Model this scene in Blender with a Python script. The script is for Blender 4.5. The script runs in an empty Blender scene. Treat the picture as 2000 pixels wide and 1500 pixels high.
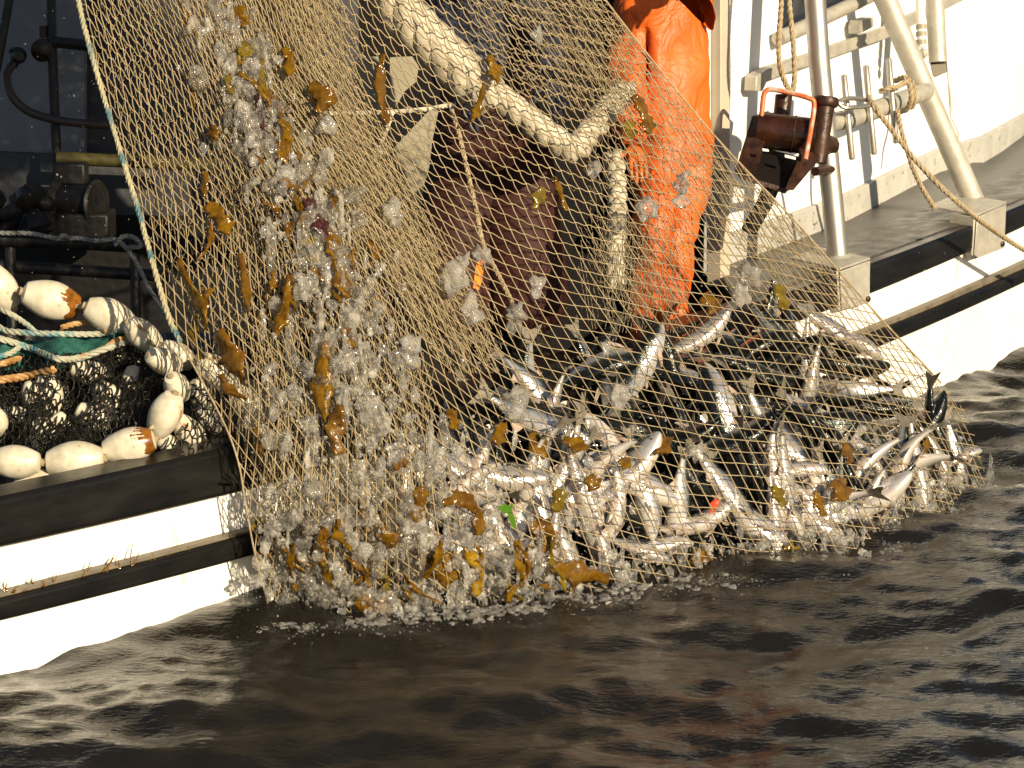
import bpy, bmesh, math, random
import numpy as np
from mathutils import Vector, Matrix
random.seed(7); RNG = np.random.default_rng(7)
scene = bpy.context.scene
COL = scene.collection
R = math.radians
# ------------------------------------------------------------------ camera
CAM_H, PITCH, FPX = 2.3, R(12.4), 4500.0          # focal length in photo pixels (2000 wide)
cam_d = bpy.data.cameras.new('camera'); cam = bpy.data.objects.new('camera', cam_d); COL.objects.link(cam)
cam.location = (0, 0, CAM_H); cam.rotation_euler = (math.pi/2 - PITCH, 0, 0)
cam_d.sensor_width = 36; cam_d.lens = 36*FPX/2000; cam_d.clip_start = .05; cam_d.clip_end = 2000
cam_d.dof.use_dof = True; cam_d.dof.focus_distance = 8.0; cam_d.dof.aperture_fstop = 9
scene.camera = cam
# ------------------------------------------------------------------ sky, sun, exposure
SUN_AZ, SUN_EL = 36.0, 22.0                          # degrees to the right behind the camera / above horizon
world = bpy.data.worlds.new('World'); scene.world = world; world.use_nodes = True
wn = world.node_tree.nodes; wl = world.node_tree.links
for n in list(wn): wn.remove(n)
sky = wn.new('ShaderNodeTexSky'); sky.sky_type = 'NISHITA'; sky.sun_disc = False
sky.sun_elevation = R(SUN_EL); sky.sun_rotation = R(180 - SUN_AZ)
bg = wn.new('ShaderNodeBackground'); bg.inputs[1].default_value = .05
wo = wn.new('ShaderNodeOutputWorld'); wl.new(sky.outputs[0], bg.inputs[0]); wl.new(bg.outputs[0], wo.inputs[0])
sun_d = bpy.data.lights.new('sun', 'SUN'); sun_d.energy = 5.0; sun_d.angle = R(.6); sun_d.color = (1, .83, .57)
sun = bpy.data.objects.new('sun', sun_d); COL.objects.link(sun)
SUNV = Vector((math.sin(R(SUN_AZ))*math.cos(R(SUN_EL)), -math.cos(R(SUN_AZ))*math.cos(R(SUN_EL)), math.sin(R(SUN_EL))))
sun.rotation_euler = SUNV.to_track_quat('Z', 'Y').to_euler()
vs = scene.view_settings; vs.view_transform = 'Standard'; vs.look = 'None'; vs.exposure = 0.62; vs.gamma = 1
scene.render.engine = 'CYCLES'
# ------------------------------------------------------------------ helpers
FWD = np.array([0, math.cos(PITCH), -math.sin(PITCH)]); UP = np.array([0, math.sin(PITCH), math.cos(PITCH)])
RIGHT = np.array([1.0, 0, 0]); CAMP = np.array([0, 0, CAM_H])
def P(px, py, t):
    """photo sight line and distance along the optical axis -> point in the place"""
    return Vector(CAMP + t*((px-1000)/FPX*RIGHT - (py-750)/FPX*UP + FWD))
def Pn(px, py, t):
    px, py, t = np.broadcast_arrays(np.asarray(px, float), np.asarray(py, float), np.asarray(t, float))
    return CAMP + t[..., None]*((px-1000)[..., None]/FPX*RIGHT - (py-750)[..., None]/FPX*UP + FWD)
def Pz(px, py, z=0.0):
    d = (px-1000)/FPX*RIGHT - (py-750)/FPX*UP + FWD
    return Vector(CAMP + d*(z-CAM_H)/d[2])
def t_at_z(px, py, z=0.0):
    return (z-CAM_H)/((-(py-750)/FPX*UP + FWD)[2])
class MB:
    def __init__(s): s.v, s.f = [], []
    def add(s, vs, fs):
        o = len(s.v); s.v.extend([tuple(x) for x in vs]); s.f.extend([tuple(i+o for i in f) for f in fs])
    def box(s, c, size, M=None):
        x, y, z = (q/2 for q in size); M = M or Matrix.Identity(3); c = Vector(c)
        vs = [c + M @ Vector((a*x, b*y, d*z)) for a in (-1, 1) for b in (-1, 1) for d in (-1, 1)]
        s.add(vs, [(0,1,3,2),(4,6,7,5),(0,4,5,1),(2,3,7,6),(0,2,6,4),(1,5,7,3)])
    def tube(s, pts, r, n=10, cap=True, squash=1.0):
        pts = [Vector(p) for p in pts]; m = len(pts)
        rs = r if hasattr(r, '__len__') else [r]*m
        vs, fs = [], []; nrm = None
        for i, p in enumerate(pts):
            d = (pts[min(i+1, m-1)] - pts[max(i-1, 0)]).normalized()
            if nrm is None: nrm = d.orthogonal().normalized()
            nrm = (nrm - d*nrm.dot(d)).normalized(); b = d.cross(nrm)
            for k in range(n):
                a = 2*math.pi*k/n; vs.append(p + rs[i]*(math.cos(a)*nrm + squash*math.sin(a)*b))
        for i in range(m-1):
            for k in range(n):
                fs.append((i*n+k, i*n+(k+1)%n, (i+1)*n+(k+1)%n, (i+1)*n+k))
        if cap: fs.append(tuple(range(n-1, -1, -1))); fs.append(tuple((m-1)*n+k for k in range(n)))
        s.add(vs, fs)
    def lathe(s, prof, o, axis, n=16):
        axis = Vector(axis).normalized(); u = axis.orthogonal().normalized(); w = axis.cross(u); o = Vector(o)
        vs, fs = [], []
        for (h, r) in prof:
            for k in range(n):
                a = 2*math.pi*k/n; vs.append(o + axis*h + r*(math.cos(a)*u + math.sin(a)*w))
        m = len(prof)
        for i in range(m-1):
            for k in range(n): fs.append((i*n+k, i*n+(k+1)%n, (i+1)*n+(k+1)%n, (i+1)*n+k))
        fs.append(tuple(range(n-1, -1, -1))); fs.append(tuple((m-1)*n+k for k in range(n)))
        s.add(vs, fs)
    def prism(s, poly, vec):
        n = len(poly); vec = Vector(vec); poly = [Vector(p) for p in poly]
        vs = poly + [p+vec for p in poly]
        fs = [tuple(range(n)), tuple(range(2*n-1, n-1, -1))] + [(k, k+n, (k+1)%n+n, (k+1)%n) for k in range(n)]
        s.add(vs, fs)
    def mesh(s, name, mat, smooth=True):
        me = bpy.data.meshes.new(name); me.from_pydata(s.v, [], s.f)
        bm = bmesh.new(); bm.from_mesh(me); bmesh.ops.recalc_face_normals(bm, faces=bm.faces); bm.to_mesh(me); bm.free()
        if smooth:
            me.polygons.foreach_set('use_smooth', [True]*len(me.polygons)); me.set_sharp_from_angle(angle=R(40))
        me.materials.append(mat); return me
    def build(s, name, mat, parent=None, smooth=True, bevel=0):
        o = bpy.data.objects.new(name, s.mesh(name, mat, smooth)); COL.objects.link(o); put(o, parent)
        if bevel:
            b = o.modifiers.new('bevel', 'BEVEL'); b.width = bevel; b.segments = 2; b.limit_method = 'ANGLE'
        return o
def put(o, parent):
    if parent is not None:
        o.parent = parent; o.matrix_parent_inverse = Matrix.Translation(parent.location).inverted() if parent.type == 'EMPTY' and parent.parent is None else Matrix.Identity(4)
def np_mesh(name, V, Q, mat, parent=None, smooth=False):
    V = np.asarray(V, np.float32); Q = np.asarray(Q, np.int32); k = Q.shape[1]
    me = bpy.data.meshes.new(name); me.vertices.add(len(V)); me.vertices.foreach_set('co', V.ravel())
    me.loops.add(Q.size); me.loops.foreach_set('vertex_index', Q.ravel())
    me.polygons.add(len(Q)); me.polygons.foreach_set('loop_start', np.arange(0, Q.size, k, dtype=np.int32))
    if smooth: me.polygons.foreach_set('use_smooth', np.ones(len(Q), bool))
    me.update(calc_edges=True); me.validate(); me.materials.append(mat)
    o = bpy.data.objects.new(name, me); COL.objects.link(o); put(o, parent); return o
def tag(o, label, cat=None, group=None, kind=None):
    o['label'] = label
    if cat: o['category'] = cat
    if group: o['group'] = group
    if kind: o['kind'] = kind
    return o
def thing(name, loc, label, cat, group=None):
    e = bpy.data.objects.new(name, None); COL.objects.link(e); e.location = loc; e.empty_display_size = .1
    return tag(e, label, cat, group)
def cat_rom(pts, n=8):
    pts = [Vector(p) for p in pts]; out = []
    q = [pts[0]*2-pts[1]] + pts + [pts[-1]*2-pts[-2]]
    for i in range(1, len(q)-2):
        for k in range(n):
            u = k/n; a, b, c, d = q[i-1], q[i], q[i+1], q[i+2]
            out.append(.5*((2*b) + (c-a)*u + (2*a-5*b+4*c-d)*u*u + (3*b-a-3*c+d)*u**3))
    out.append(pts[-1]); return out
def rope_mesh(m, pts, r, n=6, pitch=None, strands=3, step=None):
    """three twisted strands along a smooth path"""
    pts = cat_rom(pts, 12); pitch = pitch or r*7
    dense = []; L = 0
    for a, b in zip(pts, pts[1:]):
        d = (b-a).length; k = max(1, int(d/(step or r*1.1)))
        for i in range(k): dense.append(a.lerp(b, i/k))
    dense.append(pts[-1])
    nrm = None; fr = []; L = 0
    for i, p in enumerate(dense):
        d = (dense[min(i+1, len(dense)-1)] - dense[max(i-1, 0)]).normalized()
        if nrm is None: nrm = d.orthogonal().normalized()
        nrm = (nrm - d*nrm.dot(d)).normalized(); fr.append((p, nrm.copy(), d.cross(nrm), L))
        if i+1 < len(dense): L += (dense[i+1]-p).length
    for s in range(strands):
        m.tube([p + .5*r*(math.cos(2*math.pi*(l/pitch + s/strands))*a + math.sin(2*math.pi*(l/pitch + s/strands))*b) for p, a, b, l in fr], r*.58, n)
# ------------------------------------------------------------------ materials
def mat(name, color, rough=.5, metal=0.0, color2=None, scale=8, detail=4, bump=0.0, bscale=None, spec=.5, coords='Object', ramp=(.35, .65), trans=0.0, ior=1.45, transluc=0.0, sss=0.0, coat=0.0, rough2=None, stretch=None):
    m = bpy.data.materials.new(name); m.use_nodes = True; nt = m.node_tree; N, L = nt.nodes, nt.links
    b = N['Principled BSDF']; b.inputs['Base Color'].default_value = (*color, 1); b.inputs['Roughness'].default_value = rough
    b.inputs['Metallic'].default_value = metal; b.inputs['Specular IOR Level'].default_value = spec; b.inputs['IOR'].default_value = ior
    b.inputs['Transmission Weight'].default_value = trans; b.inputs['Coat Weight'].default_value = coat; b.inputs['Coat Roughness'].default_value = .08
    if sss: b.inputs['Subsurface Weight'].default_value = sss; b.inputs['Subsurface Scale'].default_value = .01
    tc = N.new('ShaderNodeTexCoord'); vec = tc.outputs[coords]
    if stretch:
        mp = N.new('ShaderNodeMapping'); mp.inputs['Scale'].default_value = stretch; L.new(vec, mp.inputs[0]); vec = mp.outputs[0]
    m['vec'] = 0
    if color2:
        t = N.new('ShaderNodeTexNoise'); t.inputs['Scale'].default_value = scale; t.inputs['Detail'].default_value = detail; t.inputs['Roughness'].default_value = .6
        L.new(vec, t.inputs['Vector'])
        r = N.new('ShaderNodeValToRGB'); r.color_ramp.elements[0].position, r.color_ramp.elements[1].position = ramp
        r.color_ramp.elements[0].color = (*color, 1); r.color_ramp.elements[1].color = (*color2, 1)
        L.new(t.outputs[0], r.inputs[0]); L.new(r.outputs[0], b.inputs['Base Color'])
        if rough2 is not None:
            mr = N.new('ShaderNodeMapRange'); mr.inputs[1].default_value, mr.inputs[2].default_value = ramp; mr.inputs[3].default_value = rough; mr.inputs[4].default_value = rough2
            L.new(t.outputs[0], mr.inputs[0]); L.new(mr.outputs[0], b.inputs['Roughness'])
    if bump:
        t2 = N.new('ShaderNodeTexNoise'); t2.inputs['Scale'].default_value = bscale or scale*4; t2.inputs['Detail'].default_value = 5; L.new(vec, t2.inputs['Vector'])
        bp = N.new('ShaderNodeBump'); bp.inputs['Strength'].default_value = bump; bp.inputs['Distance'].default_value = .01
        L.new(t2.outputs[0], bp.inputs['Height']); L.new(bp.outputs[0], b.inputs['Normal'])
    if transluc:
        tl = N.new('ShaderNodeBsdfTranslucent'); mx = N.new('ShaderNodeMixShader'); mx.inputs[0].default_value = transluc
        cs = b.inputs['Base Color'].links
        if cs: L.new(cs[0].from_socket, tl.inputs[0])
        else: tl.inputs[0].default_value = (*color, 1)
        L.new(b.outputs[0], mx.inputs[1]); L.new(tl.outputs[0], mx.inputs[2]); L.new(mx.outputs[0], N['Material Output'].inputs['Surface'])
    return m
def stain(m, color, scale, lo, hi, stretch=None, detail=6):
    """a second, dirt-coloured layer with a shape of its own over a mat()"""
    nt = m.node_tree; N, L = nt.nodes, nt.links; b = N['Principled BSDF']
    tc = N.new('ShaderNodeTexCoord'); v = tc.outputs['Object']
    if stretch:
        mp = N.new('ShaderNodeMapping'); mp.inputs['Scale'].default_value = stretch; L.new(v, mp.inputs[0]); v = mp.outputs[0]
    t = N.new('ShaderNodeTexNoise'); t.inputs['Scale'].default_value = scale; t.inputs['Detail'].default_value = detail; t.inputs['Roughness'].default_value = .65; L.new(v, t.inputs['Vector'])
    mr = N.new('ShaderNodeMapRange'); mr.inputs[1].default_value = lo; mr.inputs[2].default_value = hi; L.new(t.outputs[0], mr.inputs[0])
    mx = N.new('ShaderNodeMix'); mx.data_type = 'RGBA'; L.new(mr.outputs[0], mx.inputs[0])
    ls = b.inputs['Base Color'].links
    if ls: L.new(ls[0].from_socket, mx.inputs[6])
    else: mx.inputs[6].default_value = b.inputs['Base Color'].default_value
    mx.inputs[7].default_value = (*color, 1); L.new(mx.outputs[2], b.inputs['Base Color']); return m
M = {}
M['hull'] = stain(stain(mat('hull_paint', (.85,.84,.80), .3, color2=(.79,.77,.71), scale=2.2, coat=.2), (.34,.22,.09), 7, .62, .74, (1.6,1.6,.3)), (.4,.36,.28), 26, .64, .74)
M['wall'] = stain(mat('cabin_paint', (.86,.86,.85), .35, color2=(.80,.80,.78), scale=1.5), (.38,.34,.27), 14, .70, .8)
M['kick'] = stain(mat('kick_paint', (.36,.355,.33), .5, color2=(.45,.44,.40), scale=5), (.1,.09,.07), 22, .6, .68)
M['cream'] = mat('cream_bands_sun_patches', (.30,.27,.20), .5, color2=(.25,.23,.17), scale=4)  # cream of the rod bands and of the cut-out sun patches
M['tan'] = stain(mat('door_trim', (.48,.42,.33), .45, color2=(.4,.35,.27), scale=4), (.1,.07,.04), 25, .68, .73)
M['rubber'] = mat('black_rubber', (.006,.0058,.0058), .22, color2=(.011,.010,.0095), scale=3, stretch=(1,1,4), bump=.1, bscale=14, rough2=.4, spec=.3)
M['strip'] = stain(mat('guard_strip', (.17,.145,.105), .5, color2=(.10,.085,.06), scale=12), (.1,.05,.02), 20, .58, .66)
M['guardtop'] = mat('guard_top', (.2,.18,.14), .4, color2=(.06,.055,.05), scale=16, bump=.3)
M['cap'] = stain(mat('cap_rail', (.045,.042,.036), .3, color2=(.075,.068,.056), scale=10, bump=.3, bscale=60, rough2=.55), (.5,.47,.4), 120, .66, .7)
M['deck'] = stain(mat('side_deck', (.06,.058,.054), .42, color2=(.09,.086,.078), scale=5, bump=.3, bscale=50), (.07,.06,.05), 14, .6, .68)
M['steel'] = stain(mat('steel_pipe', (.52,.50,.45), .34, .85, color2=(.42,.38,.32), scale=9, bump=.06, bscale=30, rough2=.5), (.2,.12,.07), 18, .68, .8)
M['galv'] = stain(mat('galvanised', (.5,.47,.40), .5, .35, color2=(.38,.36,.31), scale=14, bump=.1), (.24,.17,.09), 25, .64, .74)
M['rust'] = mat('rusty_iron', (.02,.011,.008), .3, .25, color2=(.055,.022,.011), scale=13, bump=.4, bscale=40, rough2=.55)
M['drum'] = mat('oily_drum', (.012,.006,.005), .16, .2, color2=(.045,.014,.006), scale=9, bump=.2, stretch=(1,1,1), rough2=.3)
M['hoop'] = mat('orange_hoop', (.55,.13,.04), .35, .1, color2=(.5,.42,.36), scale=12, ramp=(.5,.62))
M['blackiron'] = mat('black_iron', (.010,.010,.010), .5, .1, color2=(.02,.018,.016), scale=10, bump=.2)
M['hose'] = mat('rubber_hose', (.05,.035,.03), .4)
M['yellow'] = mat('yellow_pipe', (.07,.06,.015), .5, color2=(.04,.035,.015), scale=10)
M['shadedwall'] = mat('shade_wall', (.15,.157,.175), .4, color2=(.12,.127,.145), scale=2)  # white wall, its shade put into this blue-grey
M['rope'] = mat('hemp_rope', (.42,.34,.22), .8, color2=(.28,.21,.12), scale=40, bump=.5, bscale=180)
M['white_rope'] = mat('white_hawser', (.54,.49,.39), .5, color2=(.35,.31,.23), scale=14, bump=.3, bscale=120)
M['blue_rope'] = mat('blue_rope', (.36,.36,.28), .7, color2=(.06,.2,.24), scale=14, bump=.4, bscale=150, ramp=(.5,.62))
M['tan_rope'] = mat('tan_rope', (.42,.27,.12), .5, color2=(.28,.13,.04), scale=14, bump=.3, bscale=100)
M['green_web'] = mat('green_web', (.006,.06,.05), .7, color2=(.015,.11,.09), scale=60, bump=.6, bscale=200)
M['black_web'] = mat('black_web', (.008,.008,.007), .3, color2=(.02,.018,.014), scale=60, bump=.5, bscale=160)
M['float'] = stain(mat('float_foam', (.62,.58,.47), .42, color2=(.45,.40,.30), scale=3.2, bump=.05, bscale=9), (.3,.12,.02), 1.6, .66, .70, detail=4)
M['floatdark'] = mat('float_scuffed', (.5,.47,.4), .45, color2=(.66,.62,.52), scale=18, bump=.1)
M['net'] = mat('net_twine', (.40,.32,.19), .42, color2=(.29,.225,.125), scale=18, spec=.5)
M['netback'] = mat('net_twine_shaded', (.30,.25,.16), .5, color2=(.2,.16,.1), scale=30)
M['breast'] = mat('breast_line', (.36,.33,.21), .6, color2=(.07,.15,.17), scale=7, bump=.4, bscale=120, ramp=(.52,.6))
M['orange'] = mat('orange_oilskin', (.68,.125,.010), .5, color2=(.56,.09,.008), scale=4, bump=.25, bscale=9)
ob_ = [n for n in M['orange'].node_tree.nodes if n.type == 'BUMP'][0]; ob_.inputs['Distance'].default_value = .05; ob_.inputs['Strength'].default_value = .55
on_ = ob_.inputs['Height'].links[0].from_node; on_.inputs['Distortion'].default_value = 1.6; on_.inputs['Scale'].default_value = 6; on_.inputs['Detail'].default_value = 3
M['shade_red'] = mat('orange_oilskin_shaded', (.04,.007,.005), .75, color2=(.028,.0055,.004), scale=5)  # dark red stands in for shade on orange oilskin
M['navy'] = mat('navy_jacket', (.02,.025,.05), .7, color2=(.03,.035,.06), scale=10)
M['boot'] = mat('rubber_boot', (.03,.025,.02), .35)
M['glove'] = mat('rubber_glove', (.5,.13,.02), .4)
M['skin'] = mat('skin', (.55,.33,.23), .5, sss=.1)
M['hair'] = mat('hair', (.06,.035,.02), .6)
M['tagorange'] = mat('orange_strap', (.9,.22,.02), .45)
M['green'] = mat('green_weed', (.08,.21,.012), .3, transluc=.4)
# ------------------------------------------------------------------ the water
def wave(X, Y):
    Z = np.zeros_like(X); rg = np.random.default_rng(3)
    for lam, amp, n, spread in ((2.6,.016,3,.5),(1.2,.0115,5,.6),(.6,.0088,8,.7),(.3,.0060,10,.8),(.15,.0026,14,1.0),(.075,.0011,14,1.3)):
        for _ in range(n):
            th = math.pi/2 + .12 + rg.normal()*spread*.55; k = 2*math.pi/(lam*rg.uniform(.75, 1.3)); ph = rg.uniform(0, 6.28)
            s = np.sin(k*(X*math.cos(th) + Y*math.sin(th)) + ph + .7*np.sin(1.7*X + ph) + .5*np.sin(2.3*Y - ph))
            Z += amp*(s + .25*np.cos(2*np.arcsin(np.clip(s,-1,1))) if lam > .2 else s)/math.sqrt(n)*1.35
    return Z
def axis_pts(a, b, step, far):
    core = list(np.arange(a, b, step)); out, s, x = [], step, b
    while x < far: out.append(x); s *= 1.35; x += s
    lo, s, x = [], step, a - step
    while x > -far: lo.append(x); s *= 1.35; x -= s
    return np.array(lo[::-1] + core + out)
xs, ys = axis_pts(-2.6, 3.9, .017, 600), axis_pts(4.3, 13.2, .021, 600)
GX, GY = np.meshgrid(xs, ys); fade = np.exp(-(np.maximum(0, np.abs(GX-.5)-4)**2 + np.maximum(0, np.abs(GY-9)-6)**2)/9)
GZ = wave(GX, GY)*fade
nx = len(xs); ii = (np.arange(len(ys)-1)[:, None]*nx + np.arange(nx-1)[None, :]).ravel()
M['water'] = m = bpy.data.materials.new('sea_water'); m.use_nodes = True
N, L = m.node_tree.nodes, m.node_tree.links; b = N['Principled BSDF']
b.inputs['Base Color'].default_value = (.010,.009,.007, 1); b.inputs['Roughness'].default_value = .045; b.inputs['IOR'].default_value = 1.38
tc = N.new('ShaderNodeTexCoord'); mp = N.new('ShaderNodeMapping'); mp.inputs['Scale'].default_value = (.7, 1.5, 1); L.new(tc.outputs['Object'], mp.inputs[0])
t = N.new('ShaderNodeTexNoise'); t.inputs['Scale'].default_value = 48; t.inputs['Detail'].default_value = 6; t.inputs['Distortion'].default_value = .6; L.new(mp.outputs[0], t.inputs['Vector'])
bp = N.new('ShaderNodeBump'); bp.inputs['Strength'].default_value = .6; bp.inputs['Distance'].default_value = .005; L.new(t.outputs[0], bp.inputs['Height']); L.new(bp.outputs[0], b.inputs['Normal'])
sea = np_mesh('water', np.stack([GX, GY, GZ], -1).reshape(-1, 3), np.stack([ii, ii+1, ii+nx+1, ii+nx], -1), M['water'], smooth=True)
tag(sea, 'dark rippled sea water reflecting the pale hull', kind='structure')
# ------------------------------------------------------------------ hull lines, measured from the photograph
wl_pts = [Pz(*q) for q in ((0,1305),(440,1195),(1820,750),(2000,685))]
HC = np.polyfit([p.x for p in wl_pts], [p.y for p in wl_pts], 2)
def hullY(x, off=0.0):
    s = np.polyval(np.polyder(HC), x); return np.polyval(HC, x) - off*math.sqrt(1+s*s)
def on_hull(px, py, off=0.0):
    a, b = 4.0, 20.0
    for _ in range(60):
        c = (a+b)/2; p = P(px, py, c)
        if p.y < hullY(p.x, off): a = c
        else: b = c
    return P(px, py, a)
def line_fit(pts, off, deg=2):
    q = [on_hull(x, y, off) for x, y in pts]; return np.polyfit([p.x for p in q], [p.z for p in q], deg)
Z_CAPB = line_fit(((0,1065),(235,1018),(470,965),(1702,569),(1850,515),(2000,444)), .05)
Z_CAPT = line_fit(((0,962),(300,912),(440,886),(1702,510),(2000,404)), .05)
Z_G0 = line_fit(((0,1160),(465,1042),(1702,641),(2000,513)), .04)
Z_G1 = line_fit(((0,1172),(445,1060),(1706,651),(2000,529)), .06)
Z_G2 = line_fit(((0,1212),(451,1102),(1730,672),(2000,555)), .06)
XS = np.linspace(-2.6, 4.2, 70)
def strake(m, zlo, zhi, off_in, off_out, XS=XS):
    """a solid length of rail running along the hull, its section between two height lines"""
    prof = []
    for x in XS:
        a, c = (np.polyval(z, x) if not callable(z) else z(x) for z in (zlo, zhi))
        prof.append([(x, hullY(x, off_in), a), (x, hullY(x, off_out), a), (x, hullY(x, off_out), c), (x, hullY(x, off_in), c)])
    vs = [p for r in prof for p in r]; fs = []
    for i in range(len(prof)-1):
        for k in range(4): fs.append((i*4+k, i*4+(k+1)%4, i*4+4+(k+1)%4, i*4+4+k))
    fs += [(0,1,2,3), tuple(len(vs)-4+k for k in range(4))]
    m.add(vs, fs)
boat = thing('fishing_boat', (0, hullY(0), 0), 'white fishing boat with black rubbing rails alongside the hauled net', 'boat')
m = MB(); strake(m, lambda x: -.6, Z_CAPB, -.08, 0.0); m.build('hull', M['hull'], boat)
m = MB(); strake(m, lambda x: np.polyval(Z_CAPB, x)-.004, lambda x: np.polyval(Z_CAPT, x), -.10, .05); m.build('gunwale_rail', M['rubber'], boat, bevel=.018)
m = MB(); strake(m, lambda x: np.polyval(Z_G2, x), lambda x: np.polyval(Z_G1, x), -.02, .06); g = m.build('rubbing_rail', M['rubber'], boat, bevel=.012)
m = MB(); strake(m, lambda x: np.polyval(Z_G1, x)+.001, lambda x: np.polyval(Z_G0, x), -.02, .042); m.build('rail_strip', M['strip'], g, bevel=.004)
m = MB(); strake(m, lambda x: np.polyval(Z_CAPT, x)-.05, lambda x: np.polyval(Z_CAPT, x)+.006, -.42, -.03, np.linspace(.9, 4.2, 40))
cap = m.build('cap_plank', M['cap'], boat, bevel=.006)
# side deck on the right and sunken working deck on the left
def zcap(x): return float(np.polyval(Z_CAPT, x))
wall_base = [(1395,520),(1552,465),(1650,427),(1825,336),(1912,311),(2000,259),(2120,190)]
wb = []
for px, py in wall_base:
    z = .66
    for _ in range(4): p = Pz(px, py, z); z = zcap(min(p.x, 2.6)) + .0
    wb.append(p)
m = MB()
vs, fs = [], []
for p in wb:
    x = p.x; k = max(.9, min(4.1, x - .35)); vs += [(k, hullY(k, -.40), zcap(k)-.012), (p.x, p.y+.1, p.z)]
for i in range(len(wb)-1): fs.append((2*i, 2*i+1, 2*i+3, 2*i+2))
m.add(vs, fs); m.build('side_deck', M['deck'], boat)
def wall_strip(name, mt, z0, z1, push, i0=0, i1=None, parent=boat, thick=.06):
    q = wb[i0:i1]; m = MB(); nrm = Vector((.82, -.57, 0))*push; rows = []
    for p in q:
        a = p + nrm; back = Vector((-.82, .57, 0))*thick
        rows += [(a.x, a.y, a.z+z0), (a.x, a.y, a.z+z1), (a.x+back.x, a.y+back.y, a.z+z1), (a.x+back.x, a.y+back.y, a.z+z0)]
    fs = []
    for i in range(len(q)-1):
        for k in range(4): fs.append((i*4+k, i*4+(k+1)%4, i*4+4+(k+1)%4, i*4+4+k))
    fs += [(0,1,2,3), tuple(len(rows)-4+k for k in range(4))]
    m.add(rows, fs); return m.build(name, mt, parent, bevel=.006)
cw = wall_strip('cabin_wall', M['wall'], -.05, 2.6, 0.0)
wall_strip('kick_board', M['kick'], -.04, .13, .03, parent=cw)
def quad_prism(m, pts, t, thick):
    q = [P(x, y, t if not hasattr(t, '__len__') else t[i]) for i, (x, y) in enumerate(pts)]
    n = (q[1]-q[0]).cross(q[2]-q[0]).normalized()
    if n.y < 0: n = -n
    m.prism(q, n*thick)
def on_wall(px, py, push=0.0):
    """where the sight line meets the cabin wall (moved out by push)"""
    d = P(px, py, 1) - Vector(CAMP); best = None
    for a, b in zip(wb, wb[1:]):
        n = Vector((b.y-a.y, a.x-b.x, 0)).normalized(); t = (a + n*push - Vector(CAMP)).dot(n)/d.dot(n); p = Vector(CAMP)+d*t
        u = (p-a).dot((b-a).normalized())/(b-a).length
        if best is None or abs(u-.5) < best[0]: best = (abs(u-.5), p)
    return best[1]
m = MB(); quad_prism(m, ((1374,-400),(1408,-400),(1408,560),(1380,560)), (9.98,9.93,9.93,9.98), .08); dp = m.build('door_post', M['tan'], boat, bevel=.005)
m = MB(); quad_prism(m, ((1380,30),(1388,30),(1388,250),(1380,250)), 9.92, .03); m.build('door_seal', M['wall'], dp)
# window corner and its frame rail at the top of the cabin
m = MB(); m.prism([on_wall(x, y, .012) for x, y in ((1530,-160),(1700,-220),(1690,-12),(1610,24),(1530,60))], (-.03,.02,0)); wf = m.build('window', mat('window_glass', (.02,.025,.035), .06), boat)
m = MB(); m.tube([on_wall(1520,76,.05), on_wall(1610,34,.05), on_wall(1700,-8,.05)], .034, 12); m.build('window_frame', M['galv'], wf)
m = MB(); m.prism([on_wall(x, y, .07) for x, y in ((1560,112),(1735,50),(1900,-30),(1900,-8),(1735,74),(1562,136))], (-.03,.02,-.004)); gb = m.build('grab_bar', M['galv'], boat, bevel=.004)
m = MB(); m.prism([on_wall(x, y, .08) for x, y in ((1478,150),(1500,135),(1570,112),(1572,130),(1520,150),(1498,160),(1490,178),(1476,178))], (-.05,.03,0)); m.build('bar_bracket', M['galv'], gb, bevel=.004)
m = MB(); m.prism([on_wall(x, y, .085) for x, y in ((1679,52),(1683,40),(1705,34),(1706,52),(1680,66))], (-.05,.03,0)); m.build('bar_lug', M['galv'], gb)
# back wall of the deck house seen left of the net, its shade partly put into the colours
m = MB(); quad_prism(m, ((-120,-420),(165,-420),(165,302),(-120,290)), 10.2, .06); m.build('bulkhead', M['shadedwall'], boat)
m = MB(); quad_prism(m, ((165,-420),(700,-420),(700,520),(165,520)), 10.45, .06); m.build('bulkhead_recess', mat('shaded_blue_grey', (.04,.042,.05), .5), boat)
m = MB(); quad_prism(m, ((-120,292),(165,304),(300,310),(300,420),(-120,420)), 10.1, .06); m.build('bulkhead_foot', mat('shaded_grey', (.035,.037,.043), .6), boat)
m = MB(); quad_prism(m, ((-160,421),(620,421),(620,780),(-160,780)), 10.08, .06); m.build('shade_backdrop', mat('backdrop_shade_black', (.008,.008,.008), .6, spec=.2), boat)  # backdrop sheet, black in place of the shade over the deck
# deckhouse wall further right, blackened for shade, with cream cut-outs as sun patches
m = MB(); quad_prism(m, ((600,-420),(1420,-420),(1420,760),(600,760)), 10.6, .06); m.build('deckhouse_wall', mat('deckhouse_shade', (.008,.008,.010), .8, color2=(.012,.010,.010), scale=5, spec=.1), boat)
for poly in (((690,135),(700,112),(740,110),(745,150),(738,235),(722,300),(715,340),(702,300),(690,230)),
             ((762,112),(805,110),(818,130),(812,160),(790,178),(772,210),(760,212)),
             ((768,290),(840,214),(876,222),(860,300),(835,480),(825,560),(790,560),(800,430),(782,330))):
    m = MB(); quad_prism(m, poly, 9.9, .02); m.build('sun_patch_cutout', M['cream'], boat)
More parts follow.
